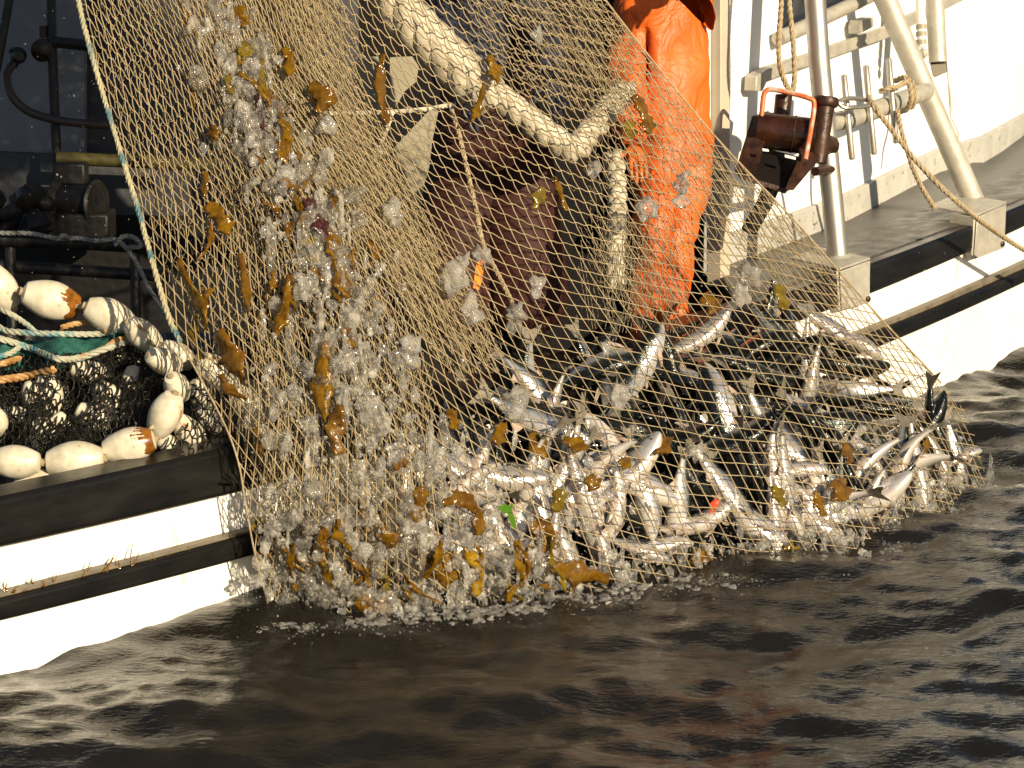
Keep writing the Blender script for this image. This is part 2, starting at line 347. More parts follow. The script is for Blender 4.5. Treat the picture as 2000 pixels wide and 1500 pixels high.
# deck inside the bulwark
m = MB(); m.add([(x, hullY(x, -.1), .16) for x in np.linspace(-2.6, 2.2, 12)] + [(x-.6, hullY(x, -.1)+4.2, .16) for x in np.linspace(-2.6, 2.2, 12)], [(i, i+1, i+13, i+12) for i in range(11)])
m.build('deck', mat('wet_deck', (.05,.045,.04), .3, color2=(.09,.08,.07), scale=8), boat)
m = MB(); strake(m, lambda x: .12, lambda x: zcap(x)-.03, -.16, -.102); m.build('bulwark_lining', M['blackiron'], boat)
# ------------------------------------------------------------------ steel frame on the right-hand rail
def pxm(px, t): return px*t/FPX
fr = thing('rail_frame', P(1640, 510, 9.95), 'steel pipe frame with leaning leg, crossbar and pins bolted to the rail', 'steel frame')
m = MB(); m.tube([P(1575,-260,9.9), P(1600,120,9.92), P(1637,512,9.95)], [pxm(21,9.9)]*3, 20); m.build('post', M['steel'], fr)
m = MB(); m.lathe([(-.015,.065),(0,.065),(.012,.05),(.02,.046)], P(1637,508,9.95), P(1600,120,9.92)-P(1637,512,9.95), 20); m.build('weld_collar', M['galv'], fr)
m = MB(); m.tube([P(1650,-170,10.75), P(1730,0,10.85), P(1800,160,10.95), P(1905,400,11.1)], [pxm(22,10.8)]*4, 18); m.build('leaning_leg', M['galv'], fr)
m = MB(); m.prism([P(1805,160,10.98), P(1850,140,11.0), P(1855,225,11.0), P(1872,262,11.03), P(1868,280,11.03), P(1830,215,10.98)], (.01,.03,0)); m.build('gusset', M['galv'], fr, bevel=.003)
m = MB(); m.tube([P(1618,240,9.95), P(1660,232,10.15), P(1750,200,10.6), P(1808,178,10.92)], [pxm(19,10.1)]*4, 16); m.build('crossbar', M['galv'], fr)
for (x0, y0, x1, y1, t) in ((1648,146,1664,312,10.0), (1691,128,1707,302,10.2), (1735,113,1750,280,10.42)):
    m = MB(); a, c = P(x0,y0,t), P(x1,y1,t); r = pxm(6.2, t); d = (c-a).normalized()
    m.lathe([(0,r*.7),(.006,r),((c-a).length-.006,r),((c-a).length,r*.7)], a, d, 12); m.build('belaying_pin', M['steel'], fr)
m = MB(); m.tube(cat_rom([P(1700,196,10.1), P(1660,192,9.92), P(1640,198,9.86), P(1645,208,9.86), P(1662,210,9.88), P(1705,206,10.0)], 6), pxm(4.5,10), 8); m.build('hook_ring', M['steel'], fr)
def bracket(face, top):
    """folded steel saddle hung over the black rail: outer face, top plate, side web and bolt"""
    f = [on_hull(x, y, .062) for x, y in face]; inn = Vector((-.62,.78,0)).normalized()
    m = MB(); m.prism(f, inn*.008); fo = m.build('bracket_face', M['galv'], fr, bevel=.004)
    lift = Vector((0,0,.004)); m = MB(); m.prism([f[0]+lift, f[1]+lift, f[1]+inn*.30+lift*3, f[0]+inn*.30+lift*3], (0,0,.010)); m.build('bracket_top', M['galv'], fr, bevel=.003)
    m = MB(); m.prism([f[0]+inn*.009, f[3]+inn*.009, f[3]+inn*.03, f[0]+inn*.16+Vector((0,0,-.03)), f[0]+inn*.16], (-.010,-.008,0)); m.build('bracket_side', M['galv'], fr, bevel=.002)
    m = MB(); c = f[2].lerp(f[3], .12).lerp(f[1], .12) - inn*.004; m.lathe([(0,.013),(.007,.013),(.010,.008)], c, -inn, 8); m.build('bolt', M['rust'], fo)
bracket(((1641,530),(1700,509),(1699,592),(1645,606)), None)
bracket(((1909,424),(1966,399),(1962,484),(1903,507)), None)
# hydraulic ram behind the leaning leg
hr = thing('hydraulic_ram', P(1830,140,11.3), 'pale hydraulic ram with white banded rod behind the leaning leg', 'hydraulic ram')
m = MB(); m.tube([P(1822,-200,11.3), P(1826,0,11.3), P(1832,122,11.3)], [pxm(18,11.3)]*3, 18); m.build('cylinder', M['galv'], hr)
m = MB(); m.prism([P(1816,124,11.3), P(1848,124,11.3), P(1850,150,11.3), P(1822,150,11.3)], (.02,.08,0)); m.build('clevis', mat('clevis', (.14,.12,.09), .5, .3), hr, bevel=.004)
m = MB(); m.tube([P(1792,-200,11.25), P(1797,0,11.25), P(1801,92,11.25)], [pxm(9,11.25)]*3, 14); m.build('rod', mat('white_rod', (.75,.73,.66), .3), hr)
for y in (48, 62, 78):
    m = MB(); m.tube([P(1799,y,11.25), P(1799.5,y+9,11.25)], pxm(10.5,11.25), 14); m.build('rod_band', M['cream'], hr)
m = MB(); m.lathe([(-.02,.015),(0,.028),(.02,.015)], P(1803,104,11.25), (1,0,.2), 12); m.build('rod_end', M['galv'], hr)
m = MB(); m.tube(cat_rom([P(1850,146,11.35), P(1857,200,11.35), P(1852,240,11.3), P(1868,268,11.25)], 5), pxm(4,11.3), 8); m.build('ram_strap', M['galv'], hr)
# roller fairlead
fl = thing('fairlead_roller', P(1530, 300, 9.75), 'rusty brown roller fairlead with orange hoop beside the steel post', 'fairlead')
tF = 9.75
ax0, ax1 = P(1478,252,tF), P(1592,268,tF-.02)
m = MB(); m.tube([ax0, ax1], pxm(36, tF), 28); dr = m.build('roller', M['drum'], fl)
m = MB(); m.tube([ax0.lerp(ax1,.62), ax0.lerp(ax1,.64)], pxm(37.5, tF), 28); m.build('roller_groove', M['rust'], dr)
def cheek(pts, t, vec): m = MB(); m.prism([P(x,y,tt) for (x,y),tt in zip(pts, t)], vec); return m.build('cheek_plate', M['rust'], fl, bevel=.004)
cheek(((1474,226),(1490,222),(1500,250),(1478,345),(1440,338),(1452,300)), (9.82,9.82,9.7,9.66,9.62,9.66), (-.012,.002,0))
cheek(((1570,248),(1592,254),(1600,285),(1588,318),(1542,372),(1533,370),(1556,318)), (9.8,9.8,9.72,9.66,9.56,9.56,9.62), (.016,-.004,0))
m = MB(); m.prism([P(1468,282,9.80), P(1562,306,9.80), P(1540,371,9.62), P(1440,338,9.62)], (0,.02,-.004)); bp_ = m.build('throat_plate', mat('tar_black', (.01,.008,.007), .35, bump=.2, bscale=60), fl, bevel=.003)
for q in (((1489,290),(1501,292),(1502,296),(1490,295)), ((1533,302),(1554,307),(1554,312),(1533,307))):
    m = MB(); m.prism([P(x,y,9.60) for x,y in q], (0,.012,0)); m.build('nylon_block', mat('nylon', (.8,.78,.72), .3), bp_)
m = MB(); m.prism([P(1440,338,9.62), P(1540,371,9.62), P(1534,379,9.62), P(1446,349,9.62)], (0,.16,.0)); m.build('sill_plate', M['rust'], fl, bevel=.003)
m = MB(); m.tube(cat_rom([P(1487,232,9.7), P(1491,190,9.7), P(1497,177,9.7), P(1510,175,9.7), P(1545,182,9.68), P(1580,192,9.66), P(1590,203,9.66), P(1584,250,9.64), P(1573,312,9.6)], 6), pxm(5, tF), 10); m.build('hoop', M['hoop'], fl)
m = MB(); m.tube([P(1531,186,9.84), P(1525,246,9.84)], pxm(17, tF), 16); m.build('guide_roller', M['rust'], fl)
m = MB(); m.lathe([(0,.05),(.01,.055),(.03,.055),(.04,.047)], P(1614,190,9.72), P(1600,300,9.72)-P(1614,190,9.72), 18); m.tube([P(1613,196,9.72), P(1597,318,9.72)], pxm(18, tF), 18); m.build('side_roller', M['rust'], fl)
m = MB(); m.tube([P(1585,270,9.76), P(1622,285,9.92)], pxm(20, tF), 12); m.tube([P(1592,335,9.74), P(1630,330,9.94)], pxm(9, tF), 10); m.build('mount', M['rust'], fl)
m = MB(); m.tube([P(1510,358,9.68), P(1492,400,9.7), P(1462,452,9.75)], pxm(16, tF), 16); m.build('lower_pipe', M['blackiron'], fl)
# ropes on the frame
def rope_thing(name, mt, paths, r, label, cat='rope', group=None, **k):
    m = MB()
    for p in paths: rope_mesh(m, p, r, **k)
    o = m.build(name, mt); return tag(o, label, cat, group)
rope_thing('rope', M['rope'], [[P(1528,-120,9.7), P(1526,0,9.7), P(1521,90,9.7), P(1526,140,9.72), P(1545,180,9.76), P(1552,150,9.76), P(1549,80,9.74), P(1541,0,9.72), P(1538,-120,9.72)]], pxm(5.5,9.7), 'tan rope bight hanging from above into the roller fairlead')
rope_thing('rope', M['rope'], [[P(1697,188,10.08), P(1705,205,9.98), P(1730,238,9.98), P(1790,315,9.98), P(1870,395,10.0), P(1955,460,10.4), P(2060,525,10.9)]], pxm(5.5,10), 'long taut rope running from the crossbar down over the rail')
rope_thing('rope', M['rope'], [[P(1753,215,10.4), P(1762,260,10.35), P(1780,320,10.35), P(1800,365,10.4), P(1826,408,10.45)]], pxm(5,10.3), 'short rope tail hanging off the crossbar down to the side deck')
lash = [[P(1718,180,10.28), P(1735,172,10.26), P(1752,172,10.3)], [P(1748,158,10.5), P(1765,152,10.45), P(1777,168,10.42), P(1780,190,10.4), P(1772,212,10.44), P(1758,218,10.5)], [P(1770,150,10.52), P(1783,165,10.48), P(1788,190,10.46), P(1780,212,10.5)], [P(1745,175,10.32), P(1760,166,10.36), P(1772,160,10.42)]]
rope_thing('rope', M['rope'], lash, pxm(5.5,10.3), 'frayed brown rope lashing wound round the crossbar')
# ------------------------------------------------------------------ dark fittings on the left bulkhead
t0 = 9.9
st = thing('pipe_stand', P(105, 330, t0), 'dark upright pipe with clamp arm in front of the shaded wall', 'pipe stand')
m = MB(); m.tube([P(99,-200,t0), P(101,60,t0), P(105,180,t0), P(112,330,t0)], pxm(9.5,t0), 12); m.build('pipe', M['blackiron'], st)
m = MB(); m.tube([P(104,82,t0-.02), P(240,96,t0-.02)], pxm(11,t0), 8); m.build('clamp_arm', M['blackiron'], st)
m = MB(); m.lathe([(-.03,.02),(-.02,.05),(.02,.05),(.03,.03)], P(84,98,t0), (0,1,0), 14); m.box(P(85,62,t0), (.03,.03,.05)); m.build('clamp_knob', M['rust'], st)
vh = thing('water_hose', P(35, 108, t0), 'dark curved rubber hose hanging from a black tap on the shaded wall', 'hose')
m = MB(); m.tube(cat_rom([P(22,128,9.86), P(13,150,9.84), P(22,185,9.82), P(52,215,9.82), P(95,231,9.82), P(150,240,9.82), P(260,248,9.84)], 8), pxm(8.5,9.84), 10); m.build('hose', M['hose'], vh)
m = MB(); m.lathe([(-.04,.02),(-.03,.035),(.02,.035),(.05,.02)], P(36,108,9.86), (.3,-1,0), 12); m.tube([P(36,108,9.86), P(20,96,9.84)], .014, 8); m.tube([P(36,108,9.86), P(24,130,9.86)], .02, 8); m.build('tap', M['blackiron'], vh)
m = MB(); m.tube([P(30,-150,9.7), P(18,0,9.7), P(-8,140,9.7)], pxm(9,9.7), 12); tag(m.build('leaning_pole', M['blackiron']), 'thin black pole slanting across the top left corner', 'pole')
m = MB(); m.tube([P(112,308,9.85), P(180,312,9.85), P(420,322,9.85)], pxm(13,9.85), 14); tag(m.build('yellow_pipe', M['yellow']), 'dull yellow horizontal pipe low on the shaded wall', 'pipe')
wn_ = thing('deck_winch', P(140, 430, 9.7), 'black winch drum and cleat on the dark deck under the yellow pipe', 'winch')
m = MB(); m.lathe([(-.1,.09),(-.09,.10),(-.07,.07),(.07,.07),(.09,.10),(.1,.09)], P(152,395,9.7), (.9,-.35,0), 20); m.build('drum', M['blackiron'], wn_)
m = MB(); m.box(P(150,440,9.72), (.3,.2,.12)); m.box(P(138,338,9.75), (.14,.1,.09)); m.build('housing', M['blackiron'], wn_, bevel=.01)
cl_ = thing('gear_crate', P(40,450,9.6), 'black heap of tackle lying against the foot of the shaded wall', 'tackle')
m = MB(); rr = random.Random(5)
for k in range(14):
    c = P(rr.uniform(-20,95), rr.uniform(378,440), rr.uniform(9.5,9.7)); m.lathe([(-.05,.02),(-.03,rr.uniform(.03,.06)),(.03,rr.uniform(.03,.06)),(.05,.02)], c, (rr.uniform(-1,1), rr.uniform(-1,1), rr.uniform(-1,1)), 9)
m.build('tackle_lumps', M['blackiron'], cl_)
hb = thing('pipe_rail', P(120, 490, 8.9), 'dark horizontal pipe rail with a pale rope tied along its top', 'pipe rail')
m = MB(); m.tube([P(-60,466,8.9), P(120,472,8.9), P(330,484,8.9)], pxm(14,8.9), 14); m.tube([P(-60,515,8.95), P(330,540,8.95)], pxm(12,8.9), 12); m.build('rail_pipe', M['blackiron'], hb)
for x in (20, 262):
    m = MB(); m.tube([P(x,470,8.92), P(x+4,640,8.92)], pxm(10,8.9), 10); m.build('stanchion', M['blackiron'], hb)
grey_rope = mat('grey_rope', (.16,.17,.17), .8, color2=(.26,.26,.25), scale=60, bump=.4, bscale=200)
rope_thing('rope', grey_rope, [[P(0,455,8.85), P(60,456,8.84), P(112,466,8.84), P(150,465,8.84), P(190,470,8.84), P(225,468,8.84), P(242,480,8.82), P(262,505,8.8), P(290,560,8.75), P(325,615,8.6)], [P(110,468,8.83), P(124,460,8.81), P(140,468,8.83)], [P(225,478,8.82), P(240,462,8.8), P(262,464,8.8), P(275,480,8.8), P(250,484,8.81)]], .009, 'grey rope knotted along the dark pipe rail beside the net')
# ------------------------------------------------------------------ corks (net floats) on the gunwale
def local_part(mesh, name, parent):
    o = bpy.data.objects.new(name, mesh); COL.objects.link(o); o.parent = parent; return o
def float_mesh(seed):
    m = MB(); L_, r = .5, .335
    prof = [(-.49,.05),(-.51,.08),(-.5,.12)] + [(-.5+u, .12 + (r-.12)*math.sin(math.pi*(.06+.88*u))**.78) for u in np.linspace(.03,.97,16)] + [(.5,.12),(.51,.08),(.49,.05)]
    m.lathe(prof, (0,0,0), (1,0,0), 22); me = m.mesh('float_body', M['float']); rg = random.Random(seed)
    for v in me.vertices:
        k = 1 + .02*math.sin(7*v.co.x+seed) + rg.uniform(-.004,.004); v.co.y *= k; v.co.z *= k
    return me
def collar_mesh(s):
    m = MB(); m.lathe([(s*.57,.03),(s*.56,.075),(s*.49,.08),(s*.48,.03)], (0,0,0), (1,0,0), 14); return m.mesh('float_collar', M['rope'])
FLM = [float_mesh(s) for s in range(4)]; CLM = [collar_mesh(-1), collar_mesh(1)]
def img_basis(ang, tilt, t=None):
    """axis that points along the given picture angle (degrees, downwards positive) leaning away by tilt"""
    a = Vector(RIGHT)*math.cos(R(ang)) - Vector(UP)*math.sin(R(ang)); a = (a*math.cos(R(tilt)) + Vector(FWD)*math.sin(R(tilt))).normalized(); return a
def frame_from(axis, face, roll):
    x = axis.normalized(); y = (face - x*face.dot(x)).normalized(); z = x.cross(y)
    Mx = Matrix((x, y, z)).transposed(); return Mx @ Matrix.Rotation(R(roll), 3, 'X')
def stain_mesh():
    m = MB(); n = 36; rg_ = random.Random(4); vs = []; us = np.linspace(0, 1, 7)
    start = [.74 + .09*math.sin(2*math.pi*k/n*2+1) + .05*math.sin(2*math.pi*k/n*5) + rg_.uniform(-.02,.02) for k in range(n)]
    for w in us:
        for k in range(n):
            u = start[k] + (.985-start[k])*w; r = .12 + (.335-.12)*max(0, math.sin(math.pi*(.06+.88*u)))**.78 + .004; a = 2*math.pi*k/n; vs.append((-.5+u, r*math.cos(a), r*math.sin(a)))
    m.add(vs, [(i*n+k, i*n+(k+1)%n, (i+1)*n+(k+1)%n, (i+1)*n+k) for i in range(6) for k in range(n)]); return m.mesh('stained_end', mat('weed_stain', (.25,.10,.012), .2, color2=(.10,.035,.006), scale=6))
STAIN = stain_mesh()
FG = 'white floats of the cork line on the rail'
floats = [  # px, py, length px, angle, tilt, t, label
 (-2,560,100,58,20,7.75,'white oval float cut by the left edge above the ropes'),
 (100,586,112,16,15,7.70,'dirty white float with brown stained end, upper left of the heap'),
 (213,616,98,22,10,7.66,'white float between the brown ended float and the upper rope bend'),
 (280,655,82,42,20,7.62,'white float at the upper bend of the cork line near the slack line'),
 (320,706,78,28,45,7.46,'round seeming white float facing the viewer at the cork line bend'),
 (347,694,74,32,10,7.62,'white float tucked behind the bend under the blue edge line'),
 (346,756,74,70,55,7.36,'grey shaded float just above the tilted float by the black web'),
 (322,810,96,118,20,7.27,'tilted white float lit at its lower end beside the black web'),
 (252,870,104,-14,0,7.17,'bright white float with orange brown stained right end on the rail'),
 (146,899,112,-4,0,7.12,'bright white float with small brown spot, middle of the rail row'),
 (30,902,98,2,0,7.08,'bright white float at the left end of the rail row'),
 (72,944,86,-8,0,7.14,'white float half hidden under the row of floats on the rail'),
 (424,728,94,36,10,7.50,'white float behind the edge of the tan net'),
 (482,792,84,55,15,7.46,'lower white float seen through the tan net strands'),
 (-8,824,70,90,50,7.4,'yellowish float cut by the left edge beside the black web'),
 (520,862,70,60,20,7.44,'lowest float glimpsed through the dripping net')]
for i, (px, py, ln, an, tl, t, lab) in enumerate(floats):
    L_ = ln*t/FPX; o = thing('net_float', P(px,py,t), lab, 'float', FG)
    local_part(FLM[i % 4], 'float_body', o); [local_part(c, 'end_collar', o) for c in CLM]
    if i in (1, 8): local_part(STAIN, 'stained_end', o)['label'] = 'brown weed stained end of the float'
    o.rotation_euler = frame_from(img_basis(an, tl), Vector(FWD), i*77 if i not in (1, 8) else 30).to_euler(); o.scale = (L_,)*3
rope_thing('cork_line', M['rope'], [[P(-80,520,7.8), P(-2,560,7.75), P(100,586,7.7), P(213,616,7.66), P(282,656,7.6), P(318,704,7.5), P(344,752,7.42), P(322,806,7.3), P(252,870,7.17), P(146,899,7.12), P(30,902,7.08), P(-70,905,7.05)]], .008, 'thin line threaded through the row of white floats')
# black web heaped with floats under it
wp = thing('black_web_heap', P(170, 860, 7.4), 'heap of wet black netting covering white floats on the deck', 'net heap')
def heap_t(px, py): return 7.72 - .42*np.clip((py-640)/260, 0, 1.2) - .05*np.sin(px*.028+1)*np.sin(py*.034) - .04*np.sin(px*.061+py*.02)
gx, gy = np.meshgrid(np.arange(-60, 470, 7), np.arange(650, 945, 7)); V = Pn(gx, gy, heap_t(gx, gy)+.05); w = gx.shape[1]
ii = (np.arange(gx.shape[0]-1)[:, None]*w + np.arange(w-1)[None, :]).ravel()
np_mesh('heap_body', V.reshape(-1,3), np.stack([ii, ii+1, ii+w+1, ii+w], -1), M['black_web'], wp, True)
buried = [(175,728,60,20),(95,768,66,80),(120,778,50,60),(217,780,64,40),(258,748,54,100),(182,815,58,30),(232,812,46,70),(94,836,52,10),(124,832,46,60),(60,772,44,90),(246,690,66,10),(395,775,60,70),(370,845,62,50),(30,810,40,0),(330,868,44,30),(410,820,52,50)]
for i, (px, py, ln, an) in enumerate(buried):
    t = float(heap_t(px,py))+.035; o = thing('net_float', P(px,py,t), 'white float wrapped in wet black netting, ' + ('left end of the heap' if px < 80 else 'front middle of the heap' if px < 200 and py > 800 else 'back middle of the heap' if px < 200 else 'under the tan net edge' if px > 320 else 'right part of the heap inside the float bend'), 'float', 'floats inside the black web heap')
    local_part(FLM[i % 4], 'float_body', o); o.rotation_euler = frame_from(img_basis(an, 10), Vector(FWD), i*50).to_euler(); o.scale = (ln*1.25*t/FPX,)*3
# ------------------------------------------------------------------ netting: strands as level lines of two scalar fields on a draped surface
def contour(F, X, Y, ph=0.0):
    """segments where F crosses whole numbers; returns (n,2) start and end points"""
    S, E, LV = [], [], []
    for tri in (((0,0),(0,1),(1,0)), ((1,1),(1,0),(0,1))):
        g = lambda A: np.stack([A[i:A.shape[0]-1+i, j:A.shape[1]-1+j].ravel() for i, j in tri], -1)
        f, x, y = g(F)+ph, g(X), g(Y); o = np.argsort(f, 1); f, x, y = (np.take_along_axis(q, o, 1) for q in (f, x, y))
        base = np.floor(f[:, 0]) + 1
        for k in range(6):
            Lv = base + k; ok = Lv <= f[:, 2]
            if not ok.any(): break
            ff, xx, yy, l = f[ok], x[ok], y[ok], Lv[ok]
            def lerp(a, b):
                u = ((l-ff[:, a])/np.maximum(ff[:, b]-ff[:, a], 1e-9))[:, None]; u = np.clip(u, 0, 1)
                return np.stack([xx[:, a], yy[:, a]], -1)*(1-u) + np.stack([xx[:, b], yy[:, b]], -1)*u
            p = lerp(0, 2); q = np.where((l < ff[:, 1])[:, None], lerp(0, 1), lerp(1, 2)); S.append(p); E.append(q); LV.append(l)
    contour.level = np.concatenate(LV); return np.concatenate(S), np.concatenate(E)
def inside(poly, p):
    poly = np.asarray(poly, float); c = np.zeros(len(p), bool); n = len(poly)
    for i in range(n):
        (x0, y0), (x1, y1) = poly[i], poly[(i+1) % n]
        if y0 == y1: continue
        k = ((y0 > p[:, 1]) != (y1 > p[:, 1])) & (p[:, 0] < (x1-x0)*(p[:, 1]-y0)/(y1-y0) + x0); c ^= k
    return c
class TPS:
    def __init__(s, pts, vals, reg=1e-3):
        s.c = np.asarray(pts, float)/1000; n = len(s.c); v = np.asarray(vals, float).reshape(n, -1)
        K = s.k(s.c); A = np.zeros((n+3, n+3)); A[:n, :n] = K + reg*np.eye(n); A[:n, n] = 1; A[:n, n+1:] = s.c; A[n, :n] = 1; A[n+1:, :n] = s.c.T
        s.w = np.linalg.solve(A, np.vstack([v, np.zeros((3, v.shape[1]))]))
    def k(s, q):
        d = ((q[:, None, :]-s.c[None])**2).sum(-1); return .5*d*np.log(d+1e-12)
    def __call__(s, x, y):
        q = np.stack([np.ravel(x), np.ravel(y)], -1)/1000; r = s.k(q) @ s.w[:-3] + s.w[-3] + q @ s.w[-2:]
        return r.reshape(np.shape(x) + (r.shape[1],)) if r.shape[1] > 1 else r.reshape(np.shape(x))
tw = t_at_z
NET_D = TPS([(150,-50),(600,-50),(1150,-50),(300,450),(650,450),(1000,300),(1400,280),(460,900),(700,850),(1000,750),(1300,700),(1600,600),(1840,760),(500,1190),(700,1195),(900,1180),(1200,1140),(1500,1085),(1700,1060),(1900,970),(1500,900),(1200,950),(900,1000),(0,-800),(560,-800),(480,1050)],
            [7.7,7.75,8.5,7.38,7.45,8.0,8.7,7.13,7.18,7.7,8.15,8.65,9.05,tw(500,1190)-.05,tw(700,1195)-.02,tw(900,1180)-.02,tw(1200,1140)-.02,tw(1500,1085)-.02,tw(1700,1060)-.02,tw(1900,970)-.02,8.0,7.62,7.32,8.0,8.2,7.2])
def net_t(x, y):
    x = np.asarray(x, float); y = np.asarray(y, float)
    fold = .035*np.sin((x - .45*y)*.03)*np.clip((1000-x)/500, 0, 1) + .012*np.sin((x-.6*y)*.09)*np.clip((900-x)/400, 0, 1)
    return NET_D(x, y) + fold
def strands(S, E, depth, r):
    a, b = Pn(S[:, 0], S[:, 1], depth(S[:, 0], S[:, 1])), Pn(E[:, 0], E[:, 1], depth(E[:, 0], E[:, 1]))
    d = b-a; ln = np.linalg.norm(d, axis=1); ok = ln > 4e-4; a, b, d, ln = a[ok], b[ok], d[ok], ln[ok]; d /= ln[:, None]
    a = a - d*r*.5; b = b + d*r*.5
    s = np.cross(d, FWD); s /= np.linalg.norm(s, axis=1)[:, None]; u = np.cross(s, d)
    ring = lambda p: np.stack([p + r*(math.cos(q)*s + math.sin(q)*u) for q in (-math.pi/2, math.pi/6, 5*math.pi/6)], 1)
    V = np.concatenate([ring(a), ring(b)], 1); n = len(V); o = np.arange(n)[:, None, None]*6
    return V.reshape(-1, 3), (o + np.array([[0,1,4,3],[1,2,5,4],[2,0,3,5]])[None]).reshape(-1, 4)
def web(name, layers, mt, parent):
    Vs, Qs, o = [], [], 0
    for S, E, dep, r in layers:
        V, Q = strands(S, E, dep, r); Vs.append(V); Qs.append(Q+o); o += len(V)
    o_ = np_mesh(name, np.concatenate(Vs), np.concatenate(Qs), mt, parent); o_['kind'] = 'stuff'; return o_
OUT = [(-40,-800),(560,-800),(860,-400),(1140,-60),(1175,-10),(1260,100),(1400,270),(1560,440),(1700,600),(1840,750),(1882,800),(1915,885),(1928,950),(1945,1010),(1860,1080),(1700,1120),(1500,1150),(1200,1210),(900,1250),(700,1265),(545,1265),(525,1180),(500,1100),(480,1000),(465,900),(440,830),(350,660),(330,620),(270,410),(200,180),(150,-60)]
# samples: x, y, angle of strand family A, of family B (degrees below the horizontal), spacing A, spacing B (photo pixels)
SMP = np.array([(180,-60,62,94,15,12),(300,200,64,97,16,13),(420,540,60,104,19,16),(500,900,62,110,19,16),(560,1100,62,108,20,16),
 (600,250,50,64,9,8),(450,100,60,80,10,8),(740,100,22,58,16,16),(720,350,40,64,12,11),(900,240,17,62,20,20),(950,400,16,62,23,23),(820,560,35,62,14,13),(700,700,58,80,13,12),
 (900,760,38,66,15,15),(700,1000,56,100,18,17),(900,950,34,76,20,18),(900,1100,34,78,22,18),(1050,880,20,64,22,20),(1150,750,11,59,23,20),(1150,560,12,59,23,21),(1200,1000,14,66,24,20),
 (1100,60,2,56,21,13),(1180,120,0,56,21,12),(1000,120,10,58,20,18),(1300,400,9,58,22,18),(1250,250,6,57,22,14),(1500,750,5,58,23,17),(1500,980,6,60,24,18),(1500,560,9,52,21,10),(1640,640,9,50,20,9),(1700,800,6,56,22,15),(1800,850,10,56,21,10),(1880,930,14,66,18,9),(1700,980,8,60,22,17),(1400,1080,8,64,24,20),
 (300,-700,66,90,16,14)], float)
gx, gy = np.meshgrid(np.arange(-120, 2000, 22.0), np.arange(-820, 1300, 22.0))
d2 = (gx[..., None]-SMP[:, 0])**2 + (gy[..., None]-SMP[:, 1])**2; W = 1/(d2+1500)**1.7; W /= W.sum(-1, keepdims=True)
al, be = (W @ SMP[:, 2])*math.pi/180, (W @ SMP[:, 3])*math.pi/180; sA, sB = 1/(W @ (1/SMP[:, 4])), 1/(W @ (1/SMP[:, 5]))
def potential(gxv, gyv, h=22.0):
    """scalar field whose gradient follows the wanted one as well as it can (least squares, cosine transform)"""
    ny, nxx = gxv.shape; rhs = np.zeros((ny, nxx))
    ex = .5*(gxv[:, 1:]+gxv[:, :-1])*h; ey = .5*(gyv[1:]+gyv[:-1])*h
    rhs[:, :-1] += ex; rhs[:, 1:] -= ex; rhs[:-1] += ey; rhs[1:] -= ey; rhs = -rhs
    Cy = np.cos(math.pi*np.arange(ny)[:, None]*(np.arange(ny)[None]+.5)/ny); Cx = np.cos(math.pi*np.arange(nxx)[:, None]*(np.arange(nxx)[None]+.5)/nxx)
    F = Cy @ rhs @ Cx.T; lam = (2*np.cos(math.pi*np.arange(ny)/ny)-2)[:, None] + (2*np.cos(math.pi*np.arange(nxx)/nxx)-2)[None]; lam[0, 0] = 1; F = F/lam; F[0, 0] = 0
    wy = np.full(ny, 2/ny); wy[0] = 1/ny; wx = np.full(nxx, 2/nxx); wx[0] = 1/nxx
    return (Cy.T*wy) @ F @ (Cx.T*wx).T
FP = potential(np.sin(be)/sB, -np.cos(be)/sB); FQ = potential(-np.sin(al)/sA, np.cos(al)/sA)
def bil(F, x, y):
    u = np.clip((x+120)/22.0, 0, F.shape[1]-1.001); v = np.clip((y+820)/22.0, 0, F.shape[0]-1.001); i, j = u.astype(int), v.astype(int); a, b = u-i, v-j
    # smooth (cubic) weights in both directions
    def cub(t): return [(-t+2*t**2-t**3)/2, (2-5*t**2+3*t**3)/2, (t+4*t**2-3*t**3)/2, (-t**2+t**3)/2]
    r = 0
    for m_, wy in zip((-1,0,1,2), cub(b)):
        for k, wx in zip((-1,0,1,2), cub(a)):
            r = r + wy*wx*F[np.clip(j+m_, 0, F.shape[0]-1), np.clip(i+k, 0, F.shape[1]-1)]
    return r
fx, fy = np.meshgrid(np.arange(-60, 1960, 4.0), np.arange(-300, 1290, 4.0))
cx, cy = np.meshgrid(np.arange(-80, 1100, 9.0), np.arange(-800, -290, 9.0))
layers = []; KN = []
def smooth_noise(x, y, s, seed):
    rg = np.random.default_rng(seed); r = 0
    for k in range(6):
        th = rg.uniform(0, 6.28); f = rg.uniform(.5, 1.6)/s; r = r + np.sin(f*(x*np.cos(th)+y*np.sin(th))*6.28 + rg.uniform(0, 6.28))
    return r/6
for gx_, gy_ in ((fx, fy), (cx, cy)):
    p, q = bil(FP, gx_, gy_), bil(FQ, gx_, gy_)
    amp = np.clip((620-gy_)/500, .08, 1)*np.clip((1500-gx_)/300, .3, 1)
    p = p + .2*smooth_noise(gx_, gy_, 260, 1) + .05*smooth_noise(gx_, gy_, 75, 8); q = q + .25*smooth_noise(gx_, gy_, 220, 2) + .07*smooth_noise(gx_, gy_, 70, 9)
    for F in (q + .15*amp*np.sin(2*math.pi*p) + .03*smooth_noise(gx_, gy_, 30, 5), p + .07*amp*np.sin(2*math.pi*q+1.2) + .02*smooth_noise(gx_, gy_, 36, 6)):
        S, E = contour(F, gx_, gy_); k = inside(OUT, (S+E)/2); layers.append((S[k], E[k], net_t, .0024)); KN.append((S[k], contour.level[k]))
net = thing('fishing_net', P(700, 1150, 7.45), 'tan knotted seine net hauled up full of salmon and weed', 'fishing net')
web('front_webbing', layers, M['net'], net)
